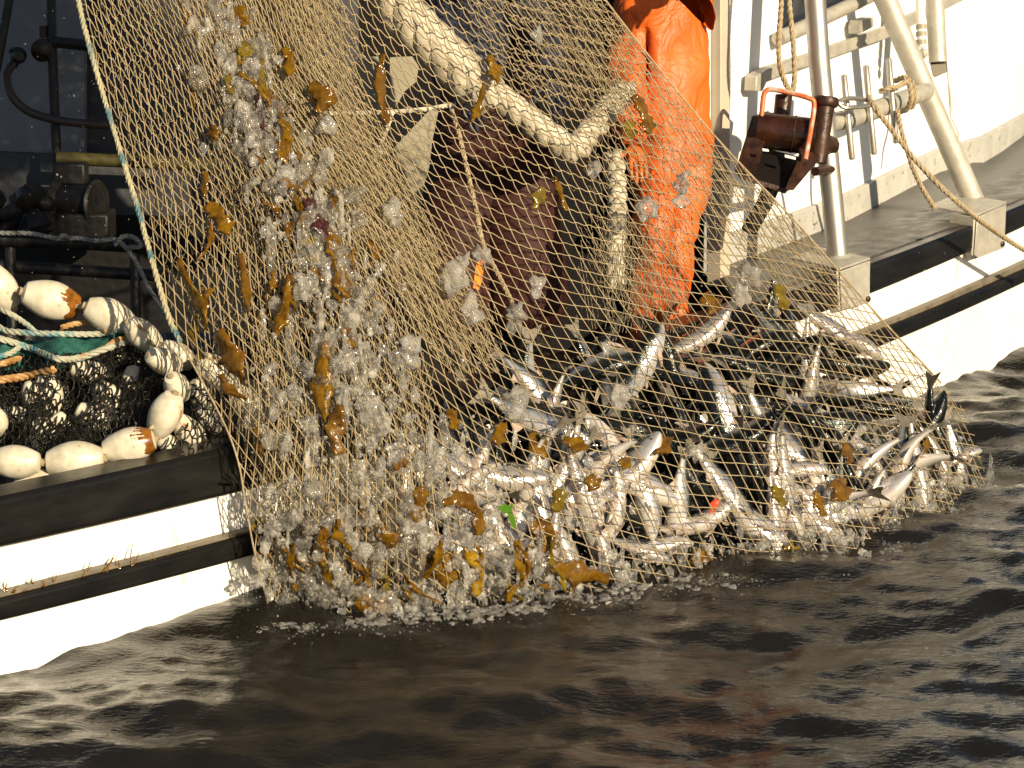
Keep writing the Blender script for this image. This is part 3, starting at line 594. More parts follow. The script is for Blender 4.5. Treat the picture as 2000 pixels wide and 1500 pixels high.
# knots where two strands cross (nearest strand point to each crossing)
pts_a, lev_a = KN[0]; kp = bil(FP, pts_a[:, 0], pts_a[:, 1]) + .2*smooth_noise(pts_a[:, 0], pts_a[:, 1], 260, 1) + .05*smooth_noise(pts_a[:, 0], pts_a[:, 1], 75, 8)
near = np.abs(kp-np.round(kp)); order = np.argsort(near); seen_k, sel = set(), []
for i_ in order:
    if near[i_] > .2: break
    key = (int(lev_a[i_]), int(round(kp[i_])))
    if key not in seen_k: seen_k.add(key); sel.append(i_)
kc = Pn(pts_a[sel, 0], pts_a[sel, 1], net_t(pts_a[sel, 0], pts_a[sel, 1])-.001); octv = np.array([(1,0,0),(-1,0,0),(0,1,0),(0,-1,0),(0,0,1),(0,0,-1)])*.0042
octf = np.array([(0,2,4),(2,1,4),(1,3,4),(3,0,4),(2,0,5),(1,2,5),(3,1,5),(0,3,5)]); rk_ = RNG.uniform(.6, 1.15, (len(kc), 1, 3))
kn = np_mesh('knots', (kc[:, None, :] + octv[None]*rk_).reshape(-1, 3), (np.arange(len(kc))[:, None, None]*6 + octf[None]).reshape(-1, 3), M['net'], net, True); kn['kind'] = 'stuff'
# further layers of gathered web: (outline, angle A, angle B, spacing A, spacing B, depth offset, wobble, radius)
def flat_layer(poly, aA, aB, sa, sb, off, wob, r, seed, step=4.0, fan=0.0, depth=None, ragged=1.0):
    x0, y0 = np.min(poly, 0); x1, y1 = np.max(poly, 0); X, Y = np.meshgrid(np.arange(x0, x1+step, step), np.arange(y0, y1+step, step)); out = []
    nA, nB = smooth_noise(X, Y, 190, seed), smooth_noise(X, Y, 150, seed+1); dd = depth or net_t
    cxm, cym = (x0+x1)/2, (y0+y1)/2
    def coord(a, s): 
        th = R(a) + fan*(X-cxm)/600 + .0*Y; return (-np.sin(R(a))*(X-cxm) + np.cos(R(a))*(Y-cym))/s
    fa, fb = coord(aA, sa) + wob*nA, coord(aB, sb) + wob*nB
    for F in (fa + .14*np.sin(2*math.pi*fb), fb + .10*np.sin(2*math.pi*fa)):
        S, E = contour(F, X, Y, .37); lv = contour.level; jit = np.stack([np.sin(lv*12.99)*20, np.sin(lv*7.31+1)*60], -1)*ragged; k = inside(poly, (S+E)/2 + jit) & inside(OUT if depth is None else poly, (S+E)/2); out.append((S[k], E[k], (lambda x, y: dd(x, y)+off), r))
    return out
LEFT = [(-40,-800),(400,-800),(420,-60),(470,200),(560,520),(640,760),(700,1000),(720,1250),(560,1250),(490,1050),(452,860),(352,660),(280,430),(210,190),(160,-60)]
MID = [(120,-800),(560,-800),(640,-60),(720,250),(830,450),(985,715),(950,725),(830,640),(700,520),(600,360),(480,150),(380,-60)]
RED = [(300,-800),(560,-800),(860,-400),(1140,-60),(1175,-5),(1258,100),(1398,270),(1556,440),(1690,590),(1600,560),(1450,420),(1290,240),(1150,80),(1040,-60)]
TOPR = [(300,-800),(560,-800),(1080,-160),(1165,-10),(1230,90),(1290,190),(1220,240),(1080,190),(960,60),(900,-60)]
B1 = flat_layer(LEFT, 66, 100, 19, 15, .09, .9, .0015, 11)
STR = [(360,-60),(560,-60),(640,300),(760,560),(860,780),(860,1000),(820,1240),(560,1240),(520,1000),(500,800),(460,560),(420,300)]
B1 += flat_layer(STR, 68, 96, 13, 10, .04, 1.1, .0015, 301) + flat_layer(STR, 60, 104, 15, 12, .10, 1.1, .0015, 311)
B1 += flat_layer(MID, 57, 63, 9, 7, .05, 1.6, .0016, 31) + flat_layer(MID, 55, 66, 10, 8, .11, 1.6, .0016, 41) + flat_layer(MID, 60, 70, 11, 9, .2, 1.2, .0016, 51)
DNS = [(430,-60),(620,-60),(690,200),(790,420),(965,695),(880,650),(740,510),(620,340),(520,140)]
B1 += flat_layer(DNS, 56, 64, 8, 5.5, .03, 1.4, .0015, 321) + flat_layer(DNS, 59, 68, 9, 6, .08, 1.4, .0015, 331)
B1 += flat_layer(RED, 48, 53, 13, 6, .03, .8, .0016, 61) + flat_layer([(1300,300),(1400,290),(1560,450),(1700,610),(1838,752),(1905,880),(1915,960),(1840,900),(1740,760),(1600,590),(1440,450)], 30, 54, 20, 9, .05, .8, .0016, 65) + flat_layer(TOPR, 8, 57, 24, 10, .10, .7, .0016, 71) + flat_layer(TOPR, -6, 60, 30, 13, .22, .9, .0016, 81)
TOP_SHADE = [(-40,-800),(560,-800),(860,-400),(1090,-120),(1080,-95),(140,-95)]
B1 += [q for k, (a, b, o) in enumerate(((58,90,.06),(50,100,.12),(64,84,.2),(40,95,.3))) for q in flat_layer(TOP_SHADE, a, b, 9, 8, o, 1.2, .0042, 200+10*k, step=6.0, ragged=0)]  # dense unseen layers with fat strands, added to shade the interior
web('gathered_and_shade_web', B1, M['net'], net)
# the far side of the bag, behind the catch, its twine darkened for shade
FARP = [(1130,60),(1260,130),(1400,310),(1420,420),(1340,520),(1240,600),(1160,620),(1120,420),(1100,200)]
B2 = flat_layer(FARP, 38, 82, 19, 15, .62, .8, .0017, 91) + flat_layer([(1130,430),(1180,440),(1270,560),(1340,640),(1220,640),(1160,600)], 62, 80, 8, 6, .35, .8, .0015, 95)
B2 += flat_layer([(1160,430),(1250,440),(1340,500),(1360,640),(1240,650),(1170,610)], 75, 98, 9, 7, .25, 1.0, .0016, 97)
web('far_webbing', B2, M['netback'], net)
# edge line down the left side of the net, blue and tan
m = MB(); ed = [(110,-300),(150,-20),(172,80),(200,180),(236,300),(270,410),(300,520),(330,620),(352,668)]
rope_mesh(m, [P(x, y, float(net_t(x, y))-.02) for x, y in ed], .0095); m.build('edge_line', M['breast'], net)
m = MB(); rope_mesh(m, [P(x, y, float(net_t(x, y))-.01) for x, y in [(352,668),(395,745),(440,832),(466,905),(482,1000),(502,1100),(525,1185),(540,1260)]], .003); m.build('lower_edge_line', M['rope'], net)
m = MB(); rope_mesh(m, [P(x, y, float(net_t(x, y))+.0) for x, y in [(860,-400),(1140,-60),(1175,-10),(1260,100),(1400,270),(1560,440),(1700,600),(1838,748)]], .004); m.build('selvage_line', M['rope'], net)
# black web strands over the heap of floats
def heap_d(x, y): return heap_t(x, y) - .03
HP = [(0-60,700),(60,690),(180,690),(250,665),(300,690),(330,750),(330,830),(300,860),(240,850),(160,880),(-60,885)]
HP2 = [(330,760),(420,740),(460,800),(470,870),(380,895),(300,905),(350,840)]
L3 = flat_layer(HP, 50, 120, 21, 19, -.02, 1.0, .0034, 101, depth=heap_d, ragged=0) + flat_layer(HP, 15, 95, 30, 27, -.008, 1.4, .003, 111, depth=heap_d, ragged=0) + flat_layer(HP2, 35, 110, 19, 17, -.03, 1.0, .003, 121, depth=heap_d, ragged=0)
L3 += flat_layer(HP, 70, 140, 16, 40, .01, 2.4, .003, 131, depth=heap_d, ragged=0)
web('heap_strands', L3, M['black_web'], wp)
# ropes lying over the heap at the left edge
for pts, mt, r, lab in (
  ([(-60,600),(0,640),(30,648),(110,652),(190,652),(245,640)],'blue_rope',10,'pale blue and white rope, highest of the ropes over the heap'),
  ([(-60,650),(0,662),(60,680),(110,700),(150,700),(210,680),(262,662)],'blue_rope',11,'blue white rope sagging across the middle of the heap'),
  ([(-60,720),(-10,700),(20,690),(38,678)],'blue_rope',9,'short blue rope end at the left edge of the heap'),
  ([(-60,745),(0,742),(50,735),(105,722)],'tan_rope',13,'thick tan rope end, lowest of the ropes over the heap'),
  ([(-60,730),(0,712),(20,706),(38,700)],'tan_rope',11,'short brown rope end at the left edge over green web'),
  ([(120,640),(150,632),(180,632),(208,645)],'tan_rope',9,'brown rope arch behind the blue ropes beside the upper float'),
  ([(150,700),(200,682),(230,664),(262,662),(285,680)],'tan_rope',9,'brown rope bend lying against the upper bend of floats'),
  ([(-30,590),(15,610),(50,632),(70,650)],'blue_rope',9,'frayed blue green rope at the left edge above the heap')):
    rope_thing('rope', M[mt], [[P(x, y, float(heap_t(x, y))-.06) for x, y in pts]], pxm(r, 7.5)*.62, lab, group='ropes over the black heap')
gxx, gyy = np.meshgrid(np.arange(-60, 260, 6), np.arange(640, 730, 6)); V = Pn(gxx, gyy, heap_t(gxx, gyy)-.02+.015*np.sin(gxx*.2)*np.sin(gyy*.23)); w = gxx.shape[1]
ii = (np.arange(gxx.shape[0]-1)[:, None]*w + np.arange(w-1)[None, :]).ravel(); qq = np.stack([ii, ii+1, ii+w+1, ii+w], -1)
cen = np.stack([gxx.ravel()[ii], gyy.ravel()[ii]], -1); qq = qq[inside([(-60,668),(60,660),(170,652),(240,650),(225,672),(170,700),(90,722),(-60,716)], cen)]
tag(np_mesh('green_web', V.reshape(-1,3), qq, M['green_web'], smooth=True), 'teal green fine netting under the blue ropes', 'netting')
# ropes inside the net
def in_t(x, y, o): return P(x, y, float(net_t(x, y))+o)
rope_thing('rope', M['white_rope'], [[in_t(620,222,.02), in_t(680,221,.05), in_t(760,219,.08), in_t(840,212,.08), in_t(880,205,.1)]], .0085, 'thin white cord stretched level behind the upper net')
rope_thing('rope', M['white_rope'], [[in_t(766,222,.08), in_t(755,255,.1), in_t(738,295,.1)], [in_t(738,295,.1), in_t(730,305,.1)], [in_t(742,285,.1), in_t(748,302,.1)]], .007, 'short white cord tail hanging from the level cord')
rope_thing('rope', M['rope'], [[in_t(882,215,.1), in_t(895,255,.1), in_t(910,320,.1), in_t(930,410,.1), in_t(945,480,.1), in_t(975,540,.12), in_t(1000,590,.15)]], .0085, 'thin grey rope hanging down in front of the dark red trousers')
hs = thing('white_hawser', in_t(1130,290,.3), 'thick white braided hawser bent into an elbow behind the net', 'rope')
m = MB(); rope_mesh(m, [in_t(905,150,.2), in_t(960,180,.22), in_t(1020,225,.25), in_t(1080,270,.28), in_t(1118,292,.3), in_t(1150,262,.3), in_t(1185,215,.3), in_t(1222,178,.33)], .05, 10, pitch=.22); m.build('hawser_strands', M['white_rope'], hs)
m = MB(); rope_mesh(m, [in_t(1196,300,.3), in_t(1204,340,.3), in_t(1206,400,.3), in_t(1204,450,.3), in_t(1200,500,.32), in_t(1204,560,.34)], .036, 10, pitch=.17); tag(m.build('white_rope_end', M['white_rope']), 'white rope hanging upright beside the orange oilskins', 'rope')
m = MB(); rope_mesh(m, [in_t(760,-30,.12), in_t(790,30,.13), in_t(850,90,.14), in_t(910,150,.15), in_t(950,185,.18)], .078, 10, pitch=.42, strands=5); tag(m.build('bunched_web', M['white_rope']), 'thick wet roll of bunched pale web across the upper net', 'netting')
m = MB(); m.prism([in_t(932,508,.12), in_t(946,510,.12), in_t(942,545,.12), in_t(936,566,.12), in_t(924,562,.12), in_t(928,530,.12)], (.0,.01,.0)); tag(m.build('orange_strap', M['tagorange']), 'bright orange strap scrap hanging by the dark red trousers', 'strap')
# ------------------------------------------------------------------ people
def skin_obj(name, verts, edges, mt, parent, root=0, sub=2, wrinkle=0.0, wscale=.16):
    me = bpy.data.meshes.new(name); me.from_pydata([v[0] for v in verts], edges, []); o = bpy.data.objects.new(name, me); COL.objects.link(o)
    sk = o.modifiers.new('skin', 'SKIN'); sk.use_smooth_shade = True; ly = me.skin_vertices[0].data if me.skin_vertices else None
    if ly is None:
        bpy.context.view_layer.objects.active = o; me.attributes; 
    for i, v in enumerate(verts):
        r = v[1]; ly[i].radius = r if hasattr(r, '__len__') else (r, r); ly[i].use_root = (i == root)
    s = o.modifiers.new('sub', 'SUBSURF'); s.levels = s.render_levels = sub
    if wrinkle:
        tx = bpy.data.textures.new(name+'_folds', 'CLOUDS'); tx.noise_scale = wscale; tx.noise_depth = 2
        s2 = o.modifiers.new('sub2', 'SUBSURF'); s2.levels = s2.render_levels = 1
        d = o.modifiers.new('folds', 'DISPLACE'); d.texture = tx; d.strength = wrinkle; d.texture_coords = 'GLOBAL'; d.mid_level = .5
    me.materials.append(mt); put(o, parent); return o
def hand(parent, wrist, palm_dir, up, mt, size=.19, curl=.5, name='hand'):
    f = palm_dir.normalized(); u = (up - f*up.dot(f)).normalized(); s = f.cross(u); vs = [(wrist, .026), (wrist+f*size*.25, (.04,.022)), (wrist+f*size*.45, (.042,.018))]; es = [(0,1),(1,2)]
    for k, ln in ((-1.5,.36),(-.5,.46),(.5,.5),(1.5,.43)):
        b = wrist + f*size*.5 + s*k*size*.105; i = len(vs); c = 0; p = b; d = f
        vs.append((b, .0095)); es.append((2, i))
        for j in range(3):
            d = (d*math.cos(curl*.8) - u*math.sin(curl*.8)).normalized() if j else (d - u*curl*.3).normalized(); p = p + d*size*ln*(.42,.32,.26)[j]
            vs.append((p, .0095-.001*j)); es.append((i+j, i+j+1))
    i = len(vs); b = wrist + f*size*.2 + s*size*.2; d1 = (f*.6+s*.8).normalized(); d2 = (f*.95+s*.2-u*.3).normalized()
    vs += [(b, .013), (b+d1*size*.22, .011), (b+d1*size*.22+d2*size*.2, .009)]; es += [(1,i),(i,i+1),(i+1,i+2)]
    return skin_obj(name, vs, es, mt, parent)
def head(parent, c, look, r=.105, hood=None):
    bm = bmesh.new(); bmesh.ops.create_uvsphere(bm, u_segments=28, v_segments=20, radius=1)
    for v in bm.verts:
        x, y, z = v.co; v.co.x *= .76; v.co.y *= .92; v.co.z *= 1.12
        if z < -.1: v.co.x *= 1 - .25*(-z-.1); v.co.y += -.05*(-z)
        if y < -.6:
            if abs(x) < .14 and -.25 < z < .12: v.co.y -= .17*(1-abs(x)/.14)*(.5+.5*(.12-z)/.37)      # nose
            if .05 < z < .3 and .15 < abs(x) < .45: v.co.y += .06                                       # eye sockets
            if -.52 < z < -.36 and abs(x) < .25: v.co.y -= .03                                          # mouth
    me = bpy.data.meshes.new('head'); bm.to_mesh(me); bm.free(); me.materials.append(M['skin']); me.polygons.foreach_set('use_smooth', [True]*len(me.polygons))
    o = bpy.data.objects.new('head', me); COL.objects.link(o); put(o, parent)
    rot = Matrix.Rotation(look, 4, 'Z'); o.matrix_basis = Matrix.Translation(c) @ rot @ Matrix.Scale(r, 4)
    m = MB(); m.lathe([(-.95,.86),(-.4,1.0),(.2,1.0),(.75,.84),(1.1,.5),(1.24,.05)], (0,.12,0), (0,0,1), 22)
    h = bpy.data.objects.new('hood', m.mesh('hood', hood or M['hair'])); COL.objects.link(h); h.parent = o; h.location = (0,.16,.04); h.scale = (.88,.9,1)
    return o
def person(loc, label, W, suit, top, wr=.02):
    p = thing('person', loc, label, 'person'); J = {k: v for k, v in W.items()}
    names = list(J); idx = {n: i for i, n in enumerate(names)}
    es = [('pelvis','spine'),('spine','chest'),('chest','neck'),('pelvis','hipL'),('hipL','kneeL'),('kneeL','ankleL'),('pelvis','hipR'),('hipR','kneeR'),('kneeR','ankleR'),('chest','shL'),('shL','elL'),('elL','wrL'),('chest','shR'),('shR','elR'),('elR','wrR')]
    skin_obj('oilskins', [J[n] for n in names], [(idx[a], idx[b]) for a, b in es if a in idx and b in idx], suit, p, idx['pelvis'], 2, wr)
    for s in 'LR':
        a = J['ankle'+s][0]; k = J['knee'+s][0]; m = MB(); dn = (a-k).normalized()
        skin_obj('boot', [(a-dn*.16, .085), (a, .078), (a+dn*.07, .07), (a+dn*.08+Vector((.06,-.16,0)), (.055,.04))], [(0,1),(1,2),(2,3)], M['boot'], p)
        if 'wr'+s in J:
            w = J['wr'+s][0]; d = w-J['el'+s][0]; hand(p, w, d, Vector((0,0,1)), M['glove'])
    return p, J
T = 9.55
J1 = dict(pelvis=(P(1318,300,T), (.165,.13)), spine=(P(1306,200,T), (.175,.15)), chest=(P(1290,85,T), (.20,.16)), neck=(P(1264,-50,T), (.15,.13)),
  hipL=(P(1280,340,T-.04), .115), kneeL=(P(1270,520,T-.12), .08), ankleL=(P(1264,720,T-.02), .08), hipR=(P(1346,340,T+.04), .11), kneeR=(P(1314,500,T-.1), .08), ankleR=(P(1312,720,T), .08),
  shL=(P(1226,62,T-.02), .12), elL=(P(1224,190,T-.12), .085), wrL=(P(1240,285,T-.3), .065), shR=(P(1328,20,T), .125), elR=(P(1390,-100,T-.25), .075), wrR=(P(1428,-85,T-.58), .05))
p1, _ = person(P(1290,740,T), 'person in bright orange oilskins standing behind the right side of the net', J1, M['orange'], None, .075)
head(p1, P(1250,-120,T-.02), R(200), hood=M['orange'])
T2 = 9.0
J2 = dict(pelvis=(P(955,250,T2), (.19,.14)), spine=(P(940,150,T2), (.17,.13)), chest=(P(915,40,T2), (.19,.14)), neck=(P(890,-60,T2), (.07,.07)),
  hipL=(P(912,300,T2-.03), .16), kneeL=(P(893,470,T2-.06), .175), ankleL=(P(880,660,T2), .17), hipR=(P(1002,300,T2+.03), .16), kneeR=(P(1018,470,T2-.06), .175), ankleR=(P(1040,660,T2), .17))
p2, _ = person(P(950,680,T2), 'person in oilskin trousers coloured dark red for shade, standing behind the net', J2, M['shade_red'], None, .03)
skin_obj('jacket', [(P(948,205,T2-.02),(.22,.17)), (P(930,100,T2-.01),(.22,.17)), (P(905,-10,T2),(.22,.16)), (P(886,-70,T2),.1), (P(850,-20,T2),.10), (P(860,80,T2-.2),.08), (P(900,170,T2-.3),.06), (P(990,0,T2),.11), (P(1060,60,T2-.15),.09), (P(1075,150,T2-.3),.07)], [(0,1),(1,2),(2,3),(2,4),(4,5),(5,6),(2,7),(7,8),(8,9)], M['navy'], p2)
for w, e in ((P(902,175,T2-.3), P(860,80,T2-.2)), (P(1077,155,T2-.3), P(1060,60,T2-.15))): hand(p2, w, w-e, Vector((0,-1,0)), M['navy'])
head(p2, P(872,-150,T2), R(160), hood=M['navy'])
# ------------------------------------------------------------------ salmon
def fish_mat():
    m = bpy.data.materials.new('salmon_skin'); m.use_nodes = True; N, L = m.node_tree.nodes, m.node_tree.links; b = N['Principled BSDF']
    at = N.new('ShaderNodeAttribute'); at.attribute_name = 'dv'; tc = N.new('ShaderNodeTexCoord')
    nz = N.new('ShaderNodeTexNoise'); nz.inputs['Scale'].default_value = 9; nz.inputs['Detail'].default_value = 4; L.new(tc.outputs['Object'], nz.inputs['Vector'])
    ad = N.new('ShaderNodeMath'); ad.operation = 'MULTIPLY_ADD'; ad.inputs[1].default_value = .22; L.new(nz.outputs[0], ad.inputs[0]); L.new(at.outputs['Fac'], ad.inputs[2])
    oi = N.new('ShaderNodeObjectInfo')
    r = N.new('ShaderNodeValToRGB'); L.new(ad.outputs[0], r.inputs[0]); e = r.color_ramp.elements
    e[0].position, e[0].color = .12, (.68,.63,.57,1); e[1].position, e[1].color = 1.0, (.012,.015,.013,1)
    for p_, c in ((.36,(.74,.72,.70,1)), (.58,(.64,.66,.69,1)), (.72,(.26,.30,.32,1)), (.82,(.042,.055,.052,1))): q = e.new(p_); q.color = c
    vo = N.new('ShaderNodeTexVoronoi'); vo.inputs['Scale'].default_value = 34; L.new(tc.outputs['Object'], vo.inputs['Vector'])
    lt = N.new('ShaderNodeMath'); lt.operation = 'LESS_THAN'; lt.inputs[1].default_value = .25; L.new(vo.outputs['Distance'], lt.inputs[0])
    gt = N.new('ShaderNodeMath'); gt.operation = 'GREATER_THAN'; gt.inputs[1].default_value = .74; L.new(ad.outputs[0], gt.inputs[0])
    mu = N.new('ShaderNodeMath'); mu.operation = 'MULTIPLY'; L.new(lt.outputs[0], mu.inputs[0]); L.new(gt.outputs[0], mu.inputs[1])
    mx = N.new('ShaderNodeMix'); mx.data_type = 'RGBA'; L.new(mu.outputs[0], mx.inputs[0]); L.new(r.outputs[0], mx.inputs[6]); mx.inputs[7].default_value = (.008,.01,.01,1); L.new(mx.outputs[2], b.inputs['Base Color'])
    hs_ = N.new('ShaderNodeHueSaturation'); mv = N.new('ShaderNodeMapRange'); mv.inputs[3].default_value = .7; mv.inputs[4].default_value = 1.08; L.new(oi.outputs['Random'], mv.inputs[0]); L.new(mv.outputs[0], hs_.inputs['Value']); L.new(mx.outputs[2], hs_.inputs['Color'])
    n2 = N.new('ShaderNodeTexNoise'); n2.inputs['Scale'].default_value = 5; L.new(tc.outputs['Object'], n2.inputs['Vector']); m4 = N.new('ShaderNodeMapRange'); m4.inputs[1].default_value = .5; m4.inputs[2].default_value = .75; m4.inputs[4].default_value = .4; L.new(n2.outputs[0], m4.inputs[0])
    mp2 = N.new('ShaderNodeMix'); mp2.data_type = 'RGBA'; mp2.blend_type = 'MULTIPLY'; L.new(m4.outputs[0], mp2.inputs[0]); L.new(hs_.outputs[0], mp2.inputs[6]); mp2.inputs[7].default_value = (.85,.5,.42,1); L.new(mp2.outputs[2], b.inputs['Base Color'])
    mr = N.new('ShaderNodeMapRange'); mr.inputs[1].default_value = .1; mr.inputs[2].default_value = .45; mr.inputs[3].default_value = .4; mr.inputs[4].default_value = .7; L.new(ad.outputs[0], mr.inputs[0]); L.new(mr.outputs[0], b.inputs['Metallic'])
    b.inputs['Roughness'].default_value = .2; b.inputs['Coat Weight'].default_value = .6; b.inputs['Coat Roughness'].default_value = .05
    sc = N.new('ShaderNodeTexVoronoi'); sc.inputs['Scale'].default_value = 95; mp = N.new('ShaderNodeMapping'); mp.inputs['Scale'].default_value = (1,.6,1.5); L.new(tc.outputs['Object'], mp.inputs[0]); L.new(mp.outputs[0], sc.inputs['Vector'])
    bp = N.new('ShaderNodeBump'); bp.inputs['Strength'].default_value = .25; bp.inputs['Distance'].default_value = .004; L.new(sc.outputs['Distance'], bp.inputs['Height']); L.new(bp.outputs[0], b.inputs['Normal'])
    return m
M['fish'] = fish_mat(); M['fin'] = mat('salmon_fin', (.16,.15,.12), .25, color2=(.34,.30,.25), scale=14, stretch=(1,1,6), transluc=.25, coat=.5)
M['palefin'] = mat('pale_fin', (.62,.5,.42), .3, color2=(.5,.4,.33), scale=10, transluc=.3, coat=.5)
M['eye'] = mat('fish_eye', (.01,.01,.01), .05); M['iris'] = mat('fish_iris', (.55,.52,.40), .2, .6); M['gill'] = mat('gill_plate', (.6,.58,.55), .2, .7, color2=(.4,.42,.44), scale=12, coat=.6)
HP_ = [(-.46,.036,.02),(-.42,.04,.022),(-.34,.060,.032),(-.22,.096,.052),(-.08,.128,.072),(.06,.142,.082),(.18,.138,.084),(.28,.122,.078),(.36,.100,.067),(.42,.076,.053),(.47,.046,.035),(.495,.018,.018)]
def fish_variant(bend, s_bend):
    def bx(x): return bend*(x*x) + s_bend*x*(x*x*4-.6)
    def bv(x, y, z): return (x - .3*abs(bend)*x*abs(x), y + bx(x), z)
    m = MB(); n = 16; vs, dv = [], []
    for x, h, w in HP_:
        for k in range(n):
            a = 2*math.pi*k/n; zz = math.sin(a); yy = math.cos(a); z = h*zz*(1 if zz > 0 else .96) - (.012 if x > .3 else 0)*(x-.3)*3
            vs.append(bv(x, 1.12*w*math.copysign(abs(yy)**.85, yy), z)); dv.append(.5+.5*zz)
    fs = [(i*n+k, i*n+(k+1)%n, (i+1)*n+(k+1)%n, (i+1)*n+k) for i in range(len(HP_)-1) for k in range(n)] + [tuple(range(n)), tuple((len(HP_)-1)*n+k for k in range(n))]
    m.add(vs, fs); body = m.mesh('fish_body', M['fish']); body.polygons.foreach_set('use_smooth', [True]*len(body.polygons))
    at = body.attributes.new('dv', 'FLOAT', 'POINT'); at.data.foreach_set('value', dv)
    def fin(name, pts, mt, th=.006):
        m = MB(); a = [Vector(bv(x, y-th/2, z)) for x, y, z in pts]; b = [Vector(bv(x, y+th/2, z)) for x, y, z in pts]; k = len(pts)
        m.add(a+b, [tuple(range(k)), tuple(range(2*k-1, k-1, -1))] + [(i, i+k, (i+1)%k+k, (i+1)%k) for i in range(k)]); return (name, m.mesh(name, mt, False))
    parts = [('fish_body', body),
      fin('tail_fin', [(-.44,0,.026),(-.50,.004,.055),(-.57,.008,.105),(-.61,.012,.125),(-.585,.008,.06),(-.565,.006,.0),(-.585,.002,-.06),(-.61,-.004,-.125),(-.57,0,-.105),(-.50,0,-.055),(-.44,0,-.026)], M['fin']),
      fin('dorsal_fin', [(.08,0,.135),(.05,0,.195),(.02,.004,.208),(-.03,.006,.16),(-.055,.004,.125)], M['fin']),
      fin('adipose_fin', [(-.27,0,.078),(-.31,.002,.112),(-.325,.002,.105),(-.31,0,.064)], M['fin']),
      fin('anal_fin', [(-.17,0,-.1),(-.20,.004,-.16),(-.225,.004,-.165),(-.27,0,-.076)], M['palefin']),
      fin('pelvic_fin', [(-.0,.02,-.125),(-.06,.04,-.175),(-.09,.045,-.173),(-.04,.02,-.12)], M['palefin'])]
    for s in (1, -1):
        parts.append(fin('pectoral_fin', [(.27,s*.062,-.06),(.22,s*.09,-.105),(.14,s*.115,-.14),(.12,s*.11,-.13),(.19,s*.085,-.08),(.245,s*.066,-.045)], M['palefin']))
        mm = MB(); mm.lathe([(0,.016),(.004,.017),(.009,.010)], bv(.405, s*.054, .022), (0,s,0), 12); parts.append(('eye', mm.mesh('eye', M['eye'])))
        mm = MB(); pts = []
        for u in np.linspace(-1, 1, 7): pts.append(Vector(bv(.30+.035*(1-u*u)*-1, s*(.083*math.sqrt(max(.05,1-(u*.75)**2))), u*.076-.006)))
        mm.tube(pts, .0045, 5); parts.append(('gill_edge', mm.mesh('gill_edge', M['gill'])))
    return parts
FV = [fish_variant(0.12, 0.08), fish_variant(.5, .0), fish_variant(-.5, 0), fish_variant(.15, .3), fish_variant(-.7, .12)]
def fish(px, py, ang, ln, roll, off, var, label=None, tilt=0, at=None):
    py = min(py, float(np.interp(px, [500,700,900,1200,1500,1700,1900], [1188,1190,1172,1130,1080,1040,930])) - 52)
    t = min(float(net_t(px, py)) + off + .05, t_at_z(px, py) - .04)
    o = thing('salmon', P(px,py,t), label or 'silver salmon crowded in the bag of the net among others', 'fish', 'salmon in the net')
    for nme, me in FV[var]: local_part(me, nme, o)
    roll = -roll if 30 <= roll <= 95 else (75 if 145 <= roll <= 170 else roll)
    ax = img_basis(ang, tilt); o.rotation_euler = frame_from(ax, Vector(FWD), roll).to_euler(); o.scale = (ln*1.22*t/FPX/1.05,)*3
    return o
